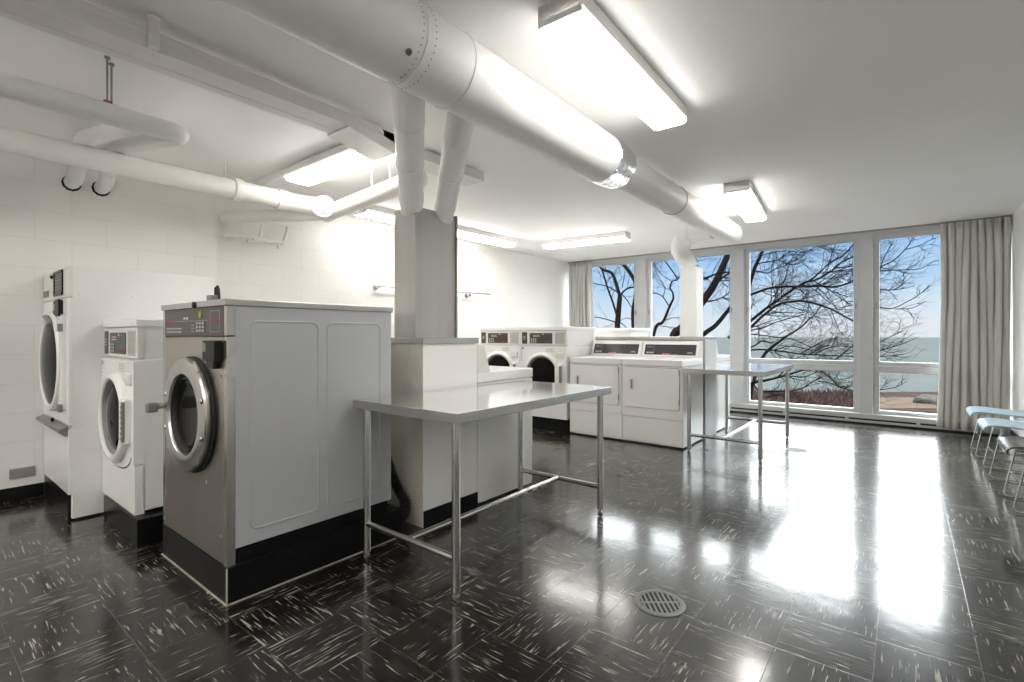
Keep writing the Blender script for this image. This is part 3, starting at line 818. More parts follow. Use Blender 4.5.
light('lit ceiling light right of the duct end, toward the windows', -1.235, 5.33, 1.32, .215, math.radians(5.5))
light('lit ceiling light running crosswise near the far left window', -3.48, 6.00, 1.24, .20, math.radians(90 + 6))
light('lit ceiling light behind the grey raceway and round branch pipes', -3.33, 2.115, 1.26, .225, math.radians(90))
light('long lit ceiling light close along the left wall', -4.43, 4.28, 2.44, .22, math.radians(-1.5))

for (x, y, lab) in ((-1.15, -.9, 'added unseen fill light over the near end of the room, right of the duct'), (-3.75, -.75, 'added unseen fill light over the near end of the room, left of the duct'), (-2.35, -1.2, 'added unseen fill light over the near end of the room, between the raceway and the duct'), (-2.35, -3.6, 'added unseen fill light by the back wall, between the raceway and the duct'), (.2, -1.6, 'added unseen fill light over the near end of the room by the right wall'), (-1.15, -3.2, 'added unseen fill light by the back wall, right of the duct'), (-3.4, -3.2, 'added unseen fill light by the back wall, left of the duct')):
    light(lab, x, y, 1.30, .235, 0)  # unseen fixtures behind the camera, added as fill for the near room
# ------------------------------------------------------------------ pipes on the left
# cream main pipe along the wall
t = thing('drain_pipe', 'long cream drain pipe along the left wall below the ceiling', 'pipe', (-4.2, 0, 2.336))
t.scale = (.913, .913, .913)
bm = BM(); tube(bm, [(0, -2.5, 0), (0, 1.88, 0)], .079, 28); lathe(bm, [(.079, 1.86), (.094, 1.865), (.098, 1.90), (.094, 1.935), (.084, 1.94), (.084, 2.24), (.097, 2.245), (.099, 2.29), (.097, 2.33), (.085, 2.335)], (0, 0, 0), (0, 1, 0), 32)
obj('straight_run', bm, M['pipe_paint'], t)
bm = BM(); tube(bm, arc_pts([(0, 2.33, 0), (.0, 2.50, 0), (.16, 2.66, -.03)], .14, 6), .088, 28)
lathe(bm, [(.02, 0), (.02, .006), (.012, .008), (0, .008)], (.085, 2.44, .0), (1, -.4, .0), 12)
obj('elbow', bm, M['pipe_paint'], t)
bm = BM(); tube(bm, [(.04, 2.75, -.05), (.22, 2.60, -.045)], .088, 28)
c0 = Vector((.22, 2.60, -.045)); dr = Vector((.72, -.70, .02)).normalized()
lathe(bm, [(.088, -.02), (.105, -.015), (.108, .02), (.100, .03), (.075, .032), (.07, .045), (0, .045)], c0, dr, 32)
s_, u_ = frame_of(dr)
p = c0 + dr * .045
tube(bm, [p, p + dr * .022], .020, 4)
obj('cleanout_wye', bm, M['pipe_paint'], t)
bm = BM(); tube(bm, [(.10, 2.72, -.06), (1.72, 2.50, -.085)], .074, 28); obj('cross_run', bm, M['pipe_paint'], t)
bm = BM(); tube(bm, [(-.80, 2.11, -.09), (.10, 2.66, -.08)], .062, 24); obj('wall_run', bm, M['pipe_paint'], t)
bm = BM(); tube(bm, [(0, 1.80, .212), (0, 1.80, .115)], .008, 8)
tube(bm, [(.035 * math.cos(a), 1.80, .09 + .04 * math.sin(a)) for a in [2 * PI * k / 16 for k in range(16)]], .004, 6, closed=True)
for x, y in ((.95, 2.62), (1.25, 2.585)):
    tube(bm, [(x, y, .212), (x, y, -.01)], .006, 8)
tube(bm, [(.95, 2.62, -.005), (.95, 2.61, .012)], .016, 8)
obj('hanger_rod', bm, M['pipe_paint'], t)
# upper-left pipe with two branches
t = thing('water_pipe', 'thick white pipe hung by two rods in the upper left corner', 'pipe', (-3.05, 0, 2.25))
bm = BM(); tube(bm, [(0, -4.9, 0), (0, .80, 0)], .052, 24)
obj('main_run', bm, M['duct_paint'], t)
for y, yy in ((.80, .845), (.985, 1.02)):
    bm = BM(); tube(bm, arc_pts([(0, y - .19, 0), (0, y, .0), (-1.12, y, .205)], .11, 8) + arc_pts([(-1.2, y, .215), (-1.66, yy, .215), (-1.67, yy, .07), (-1.84, yy + .005, .065)], .07, 6), .049, 22)
    lathe(bm, [(.049, 0), (.054, .002), (.054, .03), (.049, .032)], (-1.665, yy, .11), (0, 0, 1), 18)
    obj('branch_run', bm, M['duct_paint'], t)
    bm = BM(); lathe(bm, [(.044, .003), (.056, .003), (.059, 0)], (-1.88, yy + .008, .065), (1, 0, 0), 11); obj('rough_hole', bm, M['dark_gap'], t)
bm = BM(); tube(bm, [(0, .66, .03), (0, .66, .28)], .0045, 8); lathe(bm, [(.012, 0), (.012, .008)], (0, .66, .27), (0, 0, 1), 10, cap0=True, cap1=True); obj('hanger_rod', bm, M['mid_grey'], t)
bm = BM(); tube(bm, [(-.06, .69, .03), (-.06, .69, .28)], .0045, 8); lathe(bm, [(.012, 0), (.012, .008)], (-.06, .69, .27), (0, 0, 1), 10, cap0=True, cap1=True); obj('hanger_rod', bm, M['mid_grey'], t)
bm = BM(); box(bm, -.012, .012, .645, .68, .04, .066, .006); box(bm, -.004, .016, .67, .70, .036, .052, .005); obj('rusty_clamp', bm, M['copper'], t)
for x, y in ((-1.33, .80), (-1.33, .985)):
    bm = BM(); tube(bm, [(x, y, .28), (x, y, .215)], .005, 8); box(bm, x - .03, x + .03, y - .006, y + .006, .255, .262); obj('hanger_rod', bm, M['mid_grey'], t)
# grey raceway
t = thing('cable_raceway', 'pale grey rectangular raceway along the ceiling at upper left', 'raceway', (-2.615, 0, 2.395))
bm = BM(); prism(bm, [(-.05, -2.5), (.10, -2.5), (.085, 1.70), (-.125, 1.70)], lambda u, v, h: (u, v, h), -.002, .055)
box(bm, -.06, -.045, -2.4, 1.6, -.004, .004)
obj('straight_run', bm, M['pipe_grey'], t)
bm = BM(); prism(bm, [(-.14, 1.66), (.085, 1.66), (-.06, 2.11), (-.30, 2.11)], lambda u, v, h: (u, v, h), -.012, .06); obj('angled_run', bm, M['pipe_grey'], t)
bm = BM(); box(bm, -.31, -.10, 2.13, 3.05, .04, .115, .002); obj('end_run', bm, M['pipe_grey'], t)
bm = BM(); box(bm, -.29, -.12, 2.10, 2.14, .042, .058); obj('joint_gap', bm, M['dark_gap'], t)
bm = BM(); tube(bm, [(.105, .70, .0), (.105, .70, .125)], .021, 14); lathe(bm, [(.021, 0), (.026, .003), (.026, .02)], (.105, .70, .11), (0, 0, 1), 14); obj('support_stub', bm, M['pipe_grey'], t)
# sprinkler pipe
t = thing('sprinkler_pipe', 'slim white pipe above the raceway turning toward the left wall', 'pipe', (-2.52, 0, 2.489))
bm = BM(); tube(bm, arc_pts([(.02, -2.5, 0), (-.14, 2.0, 0), (-1.95, 1.99, -.0)], .08, 8), .030, 20); obj('pipe_run', bm, M['pipe_paint'], t)
bm = BM(); tube(bm, [(-.131, 1.76, 0), (-.138, 1.95, 0)], .033, 20); obj('coupling', bm, M['pipe_paint'], t)
# small valve loop on the wall
bm = BM(); X = -4.94
tube(bm, arc_pts([(X, 1.93, 2.09), (X + .07, 1.93, 2.09), (X + .07, 2.22, 2.10), (X + .07, 2.24, 2.24)], .03, 4), .016, 12)
tube(bm, arc_pts([(X + .07, 2.10, 2.06), (X + .07, 2.45, 2.09), (X + .07, 2.50, 2.25), (X, 2.52, 2.26)], .03, 4), .016, 12)
tube(bm, [(X + .07, 2.16, 2.08), (X + .07, 2.28, 2.085)], .024, 12)
lathe(bm, [(.03, 0), (.03, .006), (0, .006)], (X + .02, 1.93, 2.09), (1, 0, 0), 14); tube(bm, [(X + .07, 2.40, 2.08), (X + .07, 2.40, 2.03)], .012, 10)
tag(obj('valve_pipe', bm, M['pipe_paint']), 'small cream valve pipe loop on the left wall below the drain pipe', 'pipe')

# towel-bar like rail on the left wall
t = thing('wall_rail', 'thin metal rail on the left wall behind the steel duct', 'rail', (XL - .055, 3.6, 1.755))
bm = BM(); tube(bm, [(.07, .0, 0), (.07, 2.05, .03)], .010, 12); obj('rail', bm, M['steel'], t)
for y, z in ((.03, 0), (1.60, .0)):
    bm = BM(); lathe(bm, [(.036, 0), (.036, .008), (.014, .012), (.012, .06), (.02, .062), (.02, .08), (0, .08)], (0, y, z - .01), (1, 0, 0), 18); obj('bracket', bm, M['steel'], t)
# outlet plate
bm = BM(); box(bm, XL, XL + .008, .520, .655, .155, .225, .003); o = tag(obj('outlet_cover', bm, M['plate']), 'grey blank outlet cover low on the left wall', 'outlet')
bm = BM(); lathe(bm, [(.006, 0), (.005, .002), (0, .002)], (XL + .008, .54, .19), (1, 0, 0), 10); obj('screw', bm, M['mid_grey'], o)

# ------------------------------------------------------------------ floor drains
def drain(x, y, r, label, slots=True):
    t = thing('floor_drain', label, 'drain', (x, y, 0), math.radians(38), 'round floor drains')
    bm = BM(); lathe(bm, [(r, 0.0), (r * .985, .004), (r * .90, .005), (r * .885, .001)], (0, 0, 0), (0, 0, 1), 48); obj('rim', bm, M['drain_iron'], t)
    bm = BM(); lathe(bm, [(r * .89, .0012), (0, .0012)], (0, 0, 0), (0, 0, 1), 40); obj('drain_hole', bm, M['dark_gap'], t)
    bm = BM()
    n = 9
    for k in range(n + 1):
        x_ = -r * .86 + 2 * r * .86 * k / n
        h = math.sqrt(max(0, (r * .89) ** 2 - x_ * x_))
        if h > .01: box(bm, x_ - r * .042, x_ + r * .042, -h, h, .0015, .005, .0008, 1)
    box(bm, -r * .88, r * .88, -r * .06, r * .06, .0015, .0052, .0008, 1)
    lathe(bm, [(r * .89, .0015), (r * .885, .005), (r * .79, .005), (r * .785, .0015)], (0, 0, 0), (0, 0, 1), 40)
    obj('grate', bm, M['drain_iron'], t)
drain(-.838, 2.09, .108, 'round metal floor drain with slotted grate in the foreground')
drain(-.86, 5.74, .10, 'distant round floor drain beside the farther table')

# ------------------------------------------------------------------ stacking chairs at right (local: faces -x, y centre)
def make_chair(label, loc, seatmat):
    t = thing('stacking_chair', label, 'chair', loc, group='chrome rod stacking chairs along the right wall')
    # seat shell: curved sheet, front lip turned down
    def shell(prof, hw, crown):
        bm = BM(); rows = []
        for x, z in prof:
            row = []
            for k in range(13):
                s = -1 + 2 * k / 12
                row.append(bm.verts.new((x, s * hw, z + crown * (1 - s * s) * -1 + (.008 * s ** 6))))
            rows.append(row)
        for A, B in zip(rows, rows[1:]):
            for k in range(12): bm.faces.new((A[k], A[k + 1], B[k + 1], B[k]))
        return bm
    prof = [(-.028, .382), (-.035, .394), (-.030, .412), (-.010, .428), (.04, .437), (.12, .434), (.22, .426), (.32, .420), (.40, .424), (.43, .432)]
    s = obj('seat', shell(prof, .235, .006), seatmat, t, smooth=80)
    sd = s.modifiers.new('t', 'SOLIDIFY'); sd.thickness = .011
    bm = BM(); rows = []
    for z, x in ((.56, .452), (.60, .462), (.68, .478), (.76, .492), (.80, .500)):
        rows.append([bm.verts.new((x + .03 * (1 - (k / 6 - 1) ** 2) - .02, (k / 6 - 1) * .23, z)) for k in range(13)])
    for A, B in zip(rows, rows[1:]):
        for k in range(12): bm.faces.new((A[k], A[k + 1], B[k + 1], B[k]))
    b = obj('backrest', bm, seatmat, t, smooth=80); sd = b.modifiers.new('t', 'SOLIDIFY'); sd.thickness = .01
    for sy in (-1, 1):
        y = sy * .205
        bm = BM()
        tube(bm, arc_pts([(.03, y, .415), (.075, y, .415), (.0, y, .012), (.44, y * 1.02, .012), (.38, y, .40), (.50, y * 1.08, .80)], .03, 5), .0065, 10)
        obj('side_frame', bm, M['chrome'], t)
    bm = BM(); tube(bm, [(.035, -.205, .20), (.035, .205, .19)], .005, 8); obj('front_stretcher', bm, M['chrome'], t)
    bm = BM(); tube(bm, [(.38, -.205, .40), (.38, .205, .40)], .006, 8); obj('seat_support', bm, M['chrome'], t)
    return t
c1 = make_chair('pale blue stacking chair nearest the curtain', (.525, 6.66, 0), M['blue_seat'])
c2 = copy_tree(c1); c2.location = (.535, 5.77, 0); c2['label'] = 'pale blue stacking chair between the first blue chair and the black one'
c3 = make_chair('black-seated stacking chair cut by the right edge of the photo', (.555, 4.80, 0), M['black_seat'])

# ------------------------------------------------------------------ outdoors
H0 = 1.17; GZ = -4.2
def plane(name, x0, x1, y0, y1, z, mat, nx=1, ny=1, amp=0):
    bm = BM(); rnd = random.Random(5); g = []
    for j in range(ny + 1):
        g.append([bm.verts.new((x0 + (x1 - x0) * i / nx, y0 + (y1 - y0) * j / ny, z + rnd.uniform(-amp, amp))) for i in range(nx + 1)])
    for j in range(ny):
        for i in range(nx): bm.faces.new((g[j][i], g[j][i + 1], g[j + 1][i + 1], g[j + 1][i]))
    return struct(name, bm, mat)
for nm, d0, d1, dz, mt in (('ground_path', 4, 33.6, 0, 'path'), ('ground_verge', 33.4, 36.2, .02, 'earth'), ('ground_sand', 36, 42.4, .04, 'sand'), ('ground_bank', 42.2, 46.2, .06, 'earth'), ('ground_lake', 45.6, 1100, .05, 'sea')):
    g = plane(nm, -60 - d1 * .8, 40 + d1 * .8, d0, d1, GZ + dz, M[mt], 40, 6, .015 if mt != 'sea' else 0)
    g.rotation_euler = (0, 0, math.atan2(393, 494.4))

def seg_pts(P, n):
    """Catmull-Rom resample"""
    P = [Vector(p) for p in P]
    if len(P) == 2: return [P[0].lerp(P[1], k / n) for k in range(n + 1)]
    out = []
    for i in range(len(P) - 1):
        p0 = P[i - 1] if i else P[0] * 2 - P[1]; p1, p2 = P[i], P[i + 1]; p3 = P[i + 2] if i + 2 < len(P) else P[-1] * 2 - P[-2]
        for k in range(n):
            t = k / n
            out.append(.5 * ((2 * p1) + (p2 - p0) * t + (2 * p0 - 5 * p1 + 4 * p2 - p3) * t * t + (3 * p1 - p0 - 3 * p2 + p3) * t ** 3))
    out.append(P[-1]); return out

FOC = 494.4; YAW = math.atan2(393, FOC)
def wp(px, py, Y):
    """a point of the place at depth Y, from its bearing and elevation as surveyed from the laundry room"""
    u, v = (px - 512) / FOC, (335 - py) / FOC
    dx, dy = -math.sin(YAW) + u * math.cos(YAW), math.cos(YAW) + u * math.sin(YAW)
    t = Y / dy
    return Vector((dx * t, Y, H0 + v * t))
def pxm(Y): return Y / 1.05 / FOC

def grow(bmt, rnd, p, d, length, r, level, bias, count):
    """a twig: curved tapering tube, with side twigs"""
    n = 5; pts = [p]; dd = d.normalized()
    for k in range(n):
        dd = (dd + Vector((rnd.gauss(0, .16), rnd.gauss(0, .16), rnd.gauss(0, .16))) + bias * .10).normalized()
        pts.append(pts[-1] + dd * length / n)
    tube(bmt, pts, [r * (1 - .75 * k / n) for k in range(n + 1)], 4 if r > .008 else 3, caps=False)
    count[0] += 1
    if level <= 0: return
    for k in range(rnd.choice((2, 3, 3, 4))):
        i = rnd.randint(1, n)
        b = pts[i]; t = (pts[i] - pts[i - 1]).normalized()
        side = Vector((rnd.gauss(0, 1), rnd.gauss(0, .6), rnd.gauss(0, 1)))
        side = (side - t * side.dot(t)).normalized()
        grow(bmt, rnd, b, t * .75 + side * .65, length * rnd.uniform(.45, .75), r * .55, level - 1, bias, count)

def tree(name, label, Y, trunks, limbs, seed, bias=(0, 0, .6), twig_len=1.0, dens=1.0, level=2):
    """trunks/limbs: lists of (points as (px,py[,dY]), start px width, end px width)"""
    rnd = random.Random(seed); bias = Vector(bias)
    k = pxm(Y)
    allp = [wp(q[0], q[1], Y + (q[2] if len(q) > 2 else 0)) for tr in trunks for q in tr[0]]
    low = min(allp, key=lambda v: v.z)
    t = thing(name, label, 'tree', (low.x, low.y, GZ), group='bare trees outside the windows')
    off = Vector((low.x, low.y, GZ))
    bmt, bml, bmw = BM(), BM(), BM(); cnt = [0]
    for (pts, w0, w1), bmx, is_limb in [(x, bmt, False) for x in trunks] + [(x, bml, True) for x in limbs]:
        P = [wp(q[0], q[1], Y + (q[2] if len(q) > 2 else 0)) - off for q in pts]
        # limbs wander in depth like real ones
        drift = rnd.uniform(-.9, .9)
        for i in range(len(P)):
            if is_limb and len(pts[i]) == 2:
                f = i / (len(P) - 1); dy = drift * f
                o = P[i] + off - Vector((0, 0, H0)); P[i] = P[i] + o * (dy / o.y)
        S = seg_pts(P, 4); n = len(S)
        tube(bmx, S, [max(.004, (w0 + (w1 - w0) * i / (n - 1)) * k / 2) for i in range(n)], 8 if w0 > 2 else 5, caps=True)
        if is_limb:
            L = sum((b - a).length for a, b in zip(S, S[1:]))
            m = int(L * 3.2 * dens) + 1
            for j in range(m):
                f = rnd.uniform(.12, 1); i = min(n - 2, int(f * (n - 1)))
                a = S[i].lerp(S[i + 1], rnd.random()); tdir = (S[i + 1] - S[i]).normalized()
                side = Vector((rnd.gauss(0, 1), rnd.gauss(0, .6), rnd.gauss(0, 1))); side = (side - tdir * side.dot(tdir)).normalized()
                rr = max(.006, (w0 + (w1 - w0) * f) * k / 2 * .42)
                grow(bmw, rnd, a, tdir * .8 + side * .7, twig_len * rnd.uniform(.4, 1.0), min(.012, rr), level, bias, cnt)
    if len(bmt.verts): obj('trunk', bmt, M['bark'], t)
    else: bmt.free()
    obj('limbs', bml, M['bark'], t)
    o = obj('twigs', bmw, M['twig'], t, smooth=0); o['kind'] = 'stuff'
    return t

# tree seen through the leftmost window
tree('bare_tree', 'dark forked tree outside the far left window', 14.0,
     [([(612, 520), (614, 420), (617, 335), (618.7, 310), (620, 296)], 8, 5.5), ([(620, 297), (615, 279.6), (611, 272.6), (604, 270), (599, 266), (590, 255)], 4.2, 2.2)],
     [([(616.5, 314), (612, 300), (607.6, 288), (603, 272.6), (599, 262), (598, 250)], 2.6, 1.6), ([(619, 293), (613, 289.5), (607.6, 286.6), (597, 284), (586, 281)], 1.8, .9),
      ([(620, 296), (624, 291), (628, 288.5), (636, 286), (648, 280)], 2.4, 1.4), ([(621.5, 294), (627, 300), (632, 308), (640, 318)], 1.3, .7), ([(622, 288), (624.5, 275), (626, 262)], 1.0, .5),
      ([(615, 322), (607, 319.5), (598, 317.5), (588, 317)], 1.5, .7), ([(620, 322), (626, 327), (634, 334)], 1.2, .6)], 11, twig_len=1.1, dens=.9)
tree('bare_tree', 'dark trunk half hidden behind the mullion right of the far left window', 12.5,
     [([(641, 560), (637, 440), (634.5, 345), (633.2, 313), (635.5, 297), (635.5, 283), (628, 270), (621, 262), (610, 248)], 6, 3.6)],
     [([(634, 300), (642, 285), (650, 268), (655, 250)], 2.0, 1.0), ([(633, 320), (626, 318), (618, 322)], .9, .4)], 12, dens=.8)
tree('bare_tree', 'slender curving tree outside the second window, left of the white duct', 13.0,
     [([(640, 560), (644, 430), (653.4, 336), (663, 322), (669.4, 307), (673.4, 298.6)], 4.4, 2.4)],
     [([(673.4, 298.6), (672.8, 293), (670, 287.5), (672.5, 281), (677.7, 279), (684, 268)], 2.2, 1.2), ([(677.7, 279), (671, 269), (663.8, 259.6), (656, 248)], 1.7, .9), ([(669, 306), (663, 297), (658, 294), (652, 292)], 1.4, .7),
      ([(663, 297), (665, 290), (663, 284), (657, 274), (654, 262)], 1.0, .5), ([(672, 281), (662, 275), (655, 264)], .9, .4), ([(664, 321), (672, 318), (684, 317)], .9, .5), ([(660, 326), (670, 327), (680, 330)], .8, .4)], 13, dens=1.1)
# the big leaning tree that fills the third and fourth windows
tree('bare_tree', 'big leaning tree whose branches fill the large third window', 12.0,
     [([(655, 620), (662, 450), (672, 345), (682, 328), (702, 302), (714, 285), (722, 268), (729, 252), (735, 238)], 11, 5.0),
      ([(668, 380), (686, 352), (704, 334), (716, 325), (731, 307), (742, 297), (750, 295)], 6.0, 2.6)],
     [([(708, 279), (703.5, 278), (698, 268), (696, 258)], 2.0, 1.0), ([(703, 279), (711, 276), (720, 272.5), (728, 272)], 2.4, 1.2), ([(703, 302), (714, 300.5), (724, 296.5), (731, 291)], 1.8, .9), ([(722, 297), (728, 300), (735, 302)], 1.2, .6),
      ([(714, 285), (722, 278), (731, 272), (745, 262)], 2.6, 1.4), ([(723, 266), (726, 258), (731, 248)], 1.8, 1.0), ([(718, 278), (724, 284), (733, 291)], 1.2, .6),
      ([(750, 295), (758, 292), (768, 288.5), (784, 286.6), (804, 286.6), (820, 286), (834, 287), (847, 283.6), (856, 279), (868, 275)], 2.5, 1.2),
      ([(728, 338), (740, 329), (750, 321.5), (764, 310), (778, 300), (792, 290), (805, 282.5), (818, 279), (832, 270), (842, 262), (856, 255), (868, 246)], 3.0, 1.2),
      ([(802, 284), (812, 279), (820, 272), (831, 262), (842, 256.5), (852, 246), (858, 236)], 1.8, .9),
      ([(738, 340), (750, 328), (764, 315), (778, 304.5), (792, 301.8), (801, 301), (811, 302.5), (822, 306), (833, 310), (849, 318.8), (862, 324)], 2.6, 1.1),
      ([(777, 301), (777.5, 290), (781, 284), (786, 278)], 1.4, .7), ([(832, 270), (838, 267.5), (848, 267), (860, 264)], 1.3, .6), ([(812, 280), (822, 286), (834, 292), (848, 297)], 1.2, .6)],
     21, bias=(.3, 0, .35), twig_len=1.2, dens=2.6)
tree('bare_tree', 'upright limb and thin branches at the left edge of the third window', 12.6,
     [([(700, 600), (715, 470), (733, 360), (741, 318), (748, 290), (754, 270), (759, 258.5), (763, 250), (770, 236)], 5, 2.6)],
     [([(756.7, 264), (766, 262), (779, 259.6), (786, 254), (795, 250)], 1.3, .6), ([(755, 270.8), (761, 272), (768, 273), (775.5, 269), (784, 266), (792, 264)], 1.4, .6), ([(779, 259.6), (788, 264), (798, 264), (806, 258)], 1.0, .5),
      ([(761, 256), (770, 253), (785, 251), (800, 252), (815, 250)], 1.0, .5), ([(770, 236), (790, 243), (815, 246), (835, 244)], 1.3, .6)], 22, bias=(.5, 0, .2), dens=2.8)
tree('bare_tree', 'low spreading tree in front of the lake in the third window', 16.0,
     [([(738, 560), (742, 450), (748, 410), (754, 380), (763, 357), (771, 348), (786, 336.5)], 5, 2.2)],
     [([(786, 336.5), (801, 327), (808, 320), (814, 315), (822, 305)], 1.8, .8), ([(748, 350.4), (760, 349.5), (773, 350.4), (787, 352), (800, 354), (815, 354.5), (829, 355.4), (856, 356.5)], 1.8, .8),
      ([(748, 331), (757, 329), (764, 327.6), (774, 323), (784, 320), (804, 314)], 1.4, .7), ([(746, 349), (755, 345.5), (762.6, 341), (772, 343)], 1.8, .8), ([(836, 359), (846, 351), (856, 343), (866, 338)], 1.4, .8),
      ([(800, 354), (812, 347), (824, 341), (838, 338)], 1.1, .5), ([(748, 334), (760, 335), (775, 337), (792, 339), (812, 347), (830, 345)], 1.2, .5), ([(815, 354), (828, 348), (842, 346), (856, 348)], 1.0, .5),
      ([(775, 350), (790, 346), (806, 349), (822, 351)], 1.0, .5)], 23, bias=(.3, 0, .3), twig_len=1.3, dens=2.8)
tree('bare_tree', 'low dark boughs sweeping across the bottom pane of the third window', 13.0,
     [([(722, 560), (728, 450), (738, 398), (750, 384), (765, 380.5)], 5, 2.6)],
     [([(765, 380.5), (776, 378), (787, 375), (798, 371.5), (808, 369), (822, 367)], 2.4, 1.2), ([(815, 369), (822, 371.5), (829.4, 377), (838.8, 386), (850, 390), (860, 393)], 1.4, .8), ([(752, 383), (760, 391), (775, 391), (790, 391), (803, 388), (811, 382.5), (822, 377)], 1.8, .8),
      ([(790, 376), (802, 377), (812, 374), (826, 366)], 1.1, .5), ([(818, 381), (830, 383), (842, 388), (856, 386)], 1.0, .5), ([(765, 398), (776, 395), (790, 393), (800, 397)], 1.2, .6)], 24, bias=(.3, 0, .2), twig_len=.9, dens=2.8)
tree('bare_tree', 'thin branch tips reaching into the right window over the lake', 11.5,
     [([(866, 640), (867, 500), (867, 420), (866, 360), (866, 320), (868, 290), (872, 274)], 3.6, 1.6)],
     [([(872, 274), (879, 270.4), (882.3, 265.8), (893.4, 260.5), (905.2, 249.3), (913.4, 237.6)], 1.5, .6), ([(870, 272), (879, 271), (891, 270.2), (903, 269.9), (920, 268.7), (933, 261.7)], 1.2, .4), ([(905, 249.5), (918, 246), (935, 238)], .8, .35),
      ([(868, 292), (879, 290), (893, 290), (903, 288.5), (915, 285.7)], 1.1, .4), ([(893, 290), (901, 286), (905, 277)], .7, .35), ([(866, 309), (872, 308), (879, 307), (892, 308.5), (907.5, 301.5), (920, 294), (930, 286)], 1.2, .4), ([(895, 309), (912, 308), (926, 301)], .7, .35),
      ([(866, 354), (872, 352.5), (879, 350.6), (902, 344), (918, 337)], 1.2, .4), ([(866, 350), (872, 346), (879, 342), (892, 336), (905, 330)], 1.0, .4), ([(866, 357.5), (876, 357), (888, 356), (904, 354)], .9, .35), ([(866, 388), (872, 390.5), (879, 390), (896, 387), (907, 381)], 1.1, .4),
      ([(879, 271), (884, 258), (892, 243)], .8, .35)], 25, bias=(.4, 0, .4), twig_len=.45, dens=1.9, level=1)

# reddish brush on the bank, and a rock on the sand
bm = BM(); rnd = random.Random(31)
for k in range(2600):
    d = rnd.uniform(31, 45); u = rnd.uniform(.44, .715)
    x, y = d * (-math.sin(YAW) + u * math.cos(YAW)), d * (math.cos(YAW) + u * math.sin(YAW))
    n = rnd.uniform(.3, .75); p = Vector((x, y, GZ)); dd = Vector((rnd.gauss(0, .35), rnd.gauss(0, .35), 1)).normalized()
    q = p + dd * n; tube(bm, [p, p.lerp(q, .5) + Vector((rnd.gauss(0, .08), rnd.gauss(0, .08), 0)), q], [.035, .03, .012], 3, caps=False)
tag(obj('bank_brush', bm, M['reeds'], smooth=0), 'reddish brush covering the bank in front of the lake', 'brush', kind='stuff')
bm = BM(); bmesh.ops.create_icosphere(bm, subdivisions=4, radius=1.0); rnd = random.Random(3)
from mathutils import noise as mn
for v in bm.verts:
    f = 1 + .28 * mn.noise(v.co * 1.6 + Vector((3, 1, 2))) + .10 * mn.noise(v.co * 5)
    v.co = Vector((v.co.x * 1.05 * f, v.co.y * .8 * f, max(-.2, v.co.z) * .70 * f))
b = wp(932, 404, 50.5)
tag(obj('shore_boulder', bm, M['rock'], loc=(b.x, 50.5, GZ + .1)), 'grey boulder on the sand seen through the right window', 'rock')

# ------------------------------------------------------------------ sky
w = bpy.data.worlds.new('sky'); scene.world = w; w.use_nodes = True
nt = w.node_tree; nt.nodes.clear(); L = nt.links.new
out = N(nt, 'ShaderNodeOutputWorld'); bg = N(nt, 'ShaderNodeBackground'); L(bg.outputs[0], out.inputs[0])
tc = N(nt, 'ShaderNodeTexCoord'); sp = N(nt, 'ShaderNodeSeparateXYZ'); L(tc.outputs['Generated'], sp.inputs[0])
rp = N(nt, 'ShaderNodeValToRGB'); cr = rp.color_ramp
cr.elements[0].position = 0.0; cr.elements[0].color = (.80, .84, .90, 1)
cr.elements[1].position = 1.0; cr.elements[1].color = (.25, .45, .85, 1)
for pos, c in ((.02, (.78, .84, .93)), (.05, (.66, .80, .96)), (.10, (.47, .68, .95)), (.16, (.36, .59, .93)), (.24, (.30, .53, .92))):
    e = cr.elements.new(pos); e.color = (*c, 1)
L(sp.outputs['Z'], rp.inputs[0])
mp = N(nt, 'ShaderNodeMapping'); mp.inputs['Scale'].default_value = (2.2, 2.2, 7.0); L(tc.outputs['Generated'], mp.inputs[0])
nz = N(nt, 'ShaderNodeTexNoise', i_Scale=2.2, i_Detail=6.0, i_Roughness=.55); L(mp.outputs[0], nz.inputs['Vector'])
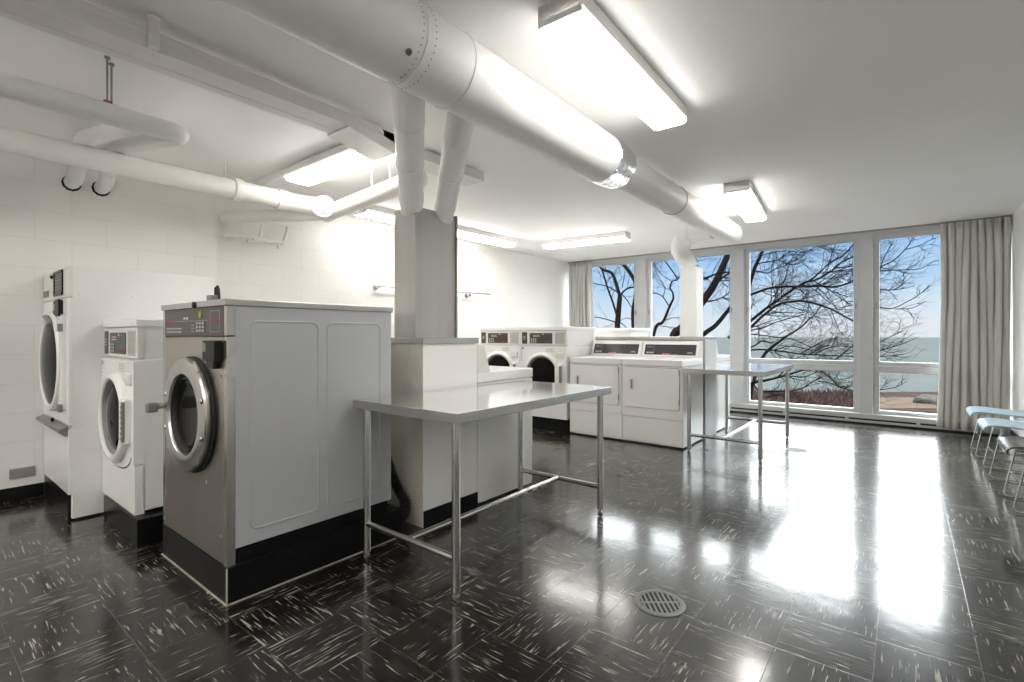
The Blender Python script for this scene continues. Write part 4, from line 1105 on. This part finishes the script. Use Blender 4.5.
# scattered thin cloud low in the sky
lowc = N(nt, 'ShaderNodeMapRange', interpolation_type='SMOOTHSTEP'); lowc.inputs[1].default_value = .42; lowc.inputs[2].default_value = .85; L(nz.outputs['Fac'], lowc.inputs[0])
hz = N(nt, 'ShaderNodeMapRange'); hz.inputs[1].default_value = .0; hz.inputs[2].default_value = .16; hz.inputs[3].default_value = .95; hz.inputs[4].default_value = .25; L(sp.outputs['Z'], hz.inputs[0])
mx = N(nt, 'ShaderNodeMix', data_type='RGBA'); L(math_node(nt, 'MULTIPLY', lowc.outputs[0], hz.outputs[0]), mx.inputs[0]); L(rp.outputs[0], mx.inputs[6]); mx.inputs[7].default_value = (.88, .88, .89, 1)
# bright band added above the visible sky to boost floor reflections and daylight
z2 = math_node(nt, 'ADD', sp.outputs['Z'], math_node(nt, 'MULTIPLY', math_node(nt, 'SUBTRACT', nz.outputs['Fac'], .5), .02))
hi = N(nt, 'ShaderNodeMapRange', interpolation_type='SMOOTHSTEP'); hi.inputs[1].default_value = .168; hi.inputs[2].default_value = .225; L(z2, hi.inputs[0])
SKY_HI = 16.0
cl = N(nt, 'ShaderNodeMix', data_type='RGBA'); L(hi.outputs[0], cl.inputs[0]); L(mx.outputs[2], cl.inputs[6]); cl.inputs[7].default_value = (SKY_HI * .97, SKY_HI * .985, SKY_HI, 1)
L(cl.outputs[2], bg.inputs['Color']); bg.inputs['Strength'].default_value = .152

# ------------------------------------------------------------------ camera and view
cam = bpy.data.cameras.new('camera'); co = bpy.data.objects.new('camera', cam); C.objects.link(co)
co.location = (0, 0, H0); co.rotation_euler = (PI / 2, 0, YAW)
cam.sensor_width = 36; cam.lens = FOC / 1024 * 36; cam.shift_y = -6 / 1024
cam.clip_start = .05; cam.clip_end = 3000
scene.camera = co
vs = scene.view_settings
vs.view_transform = 'Standard'; vs.look = 'None'; vs.gamma = 1; vs.use_curve_mapping = False; vs.exposure = 2.85
scene.cycles.use_denoising = True
scene.cycles.max_bounces = 12; scene.cycles.diffuse_bounces = 9; scene.cycles.transparent_max_bounces = 16
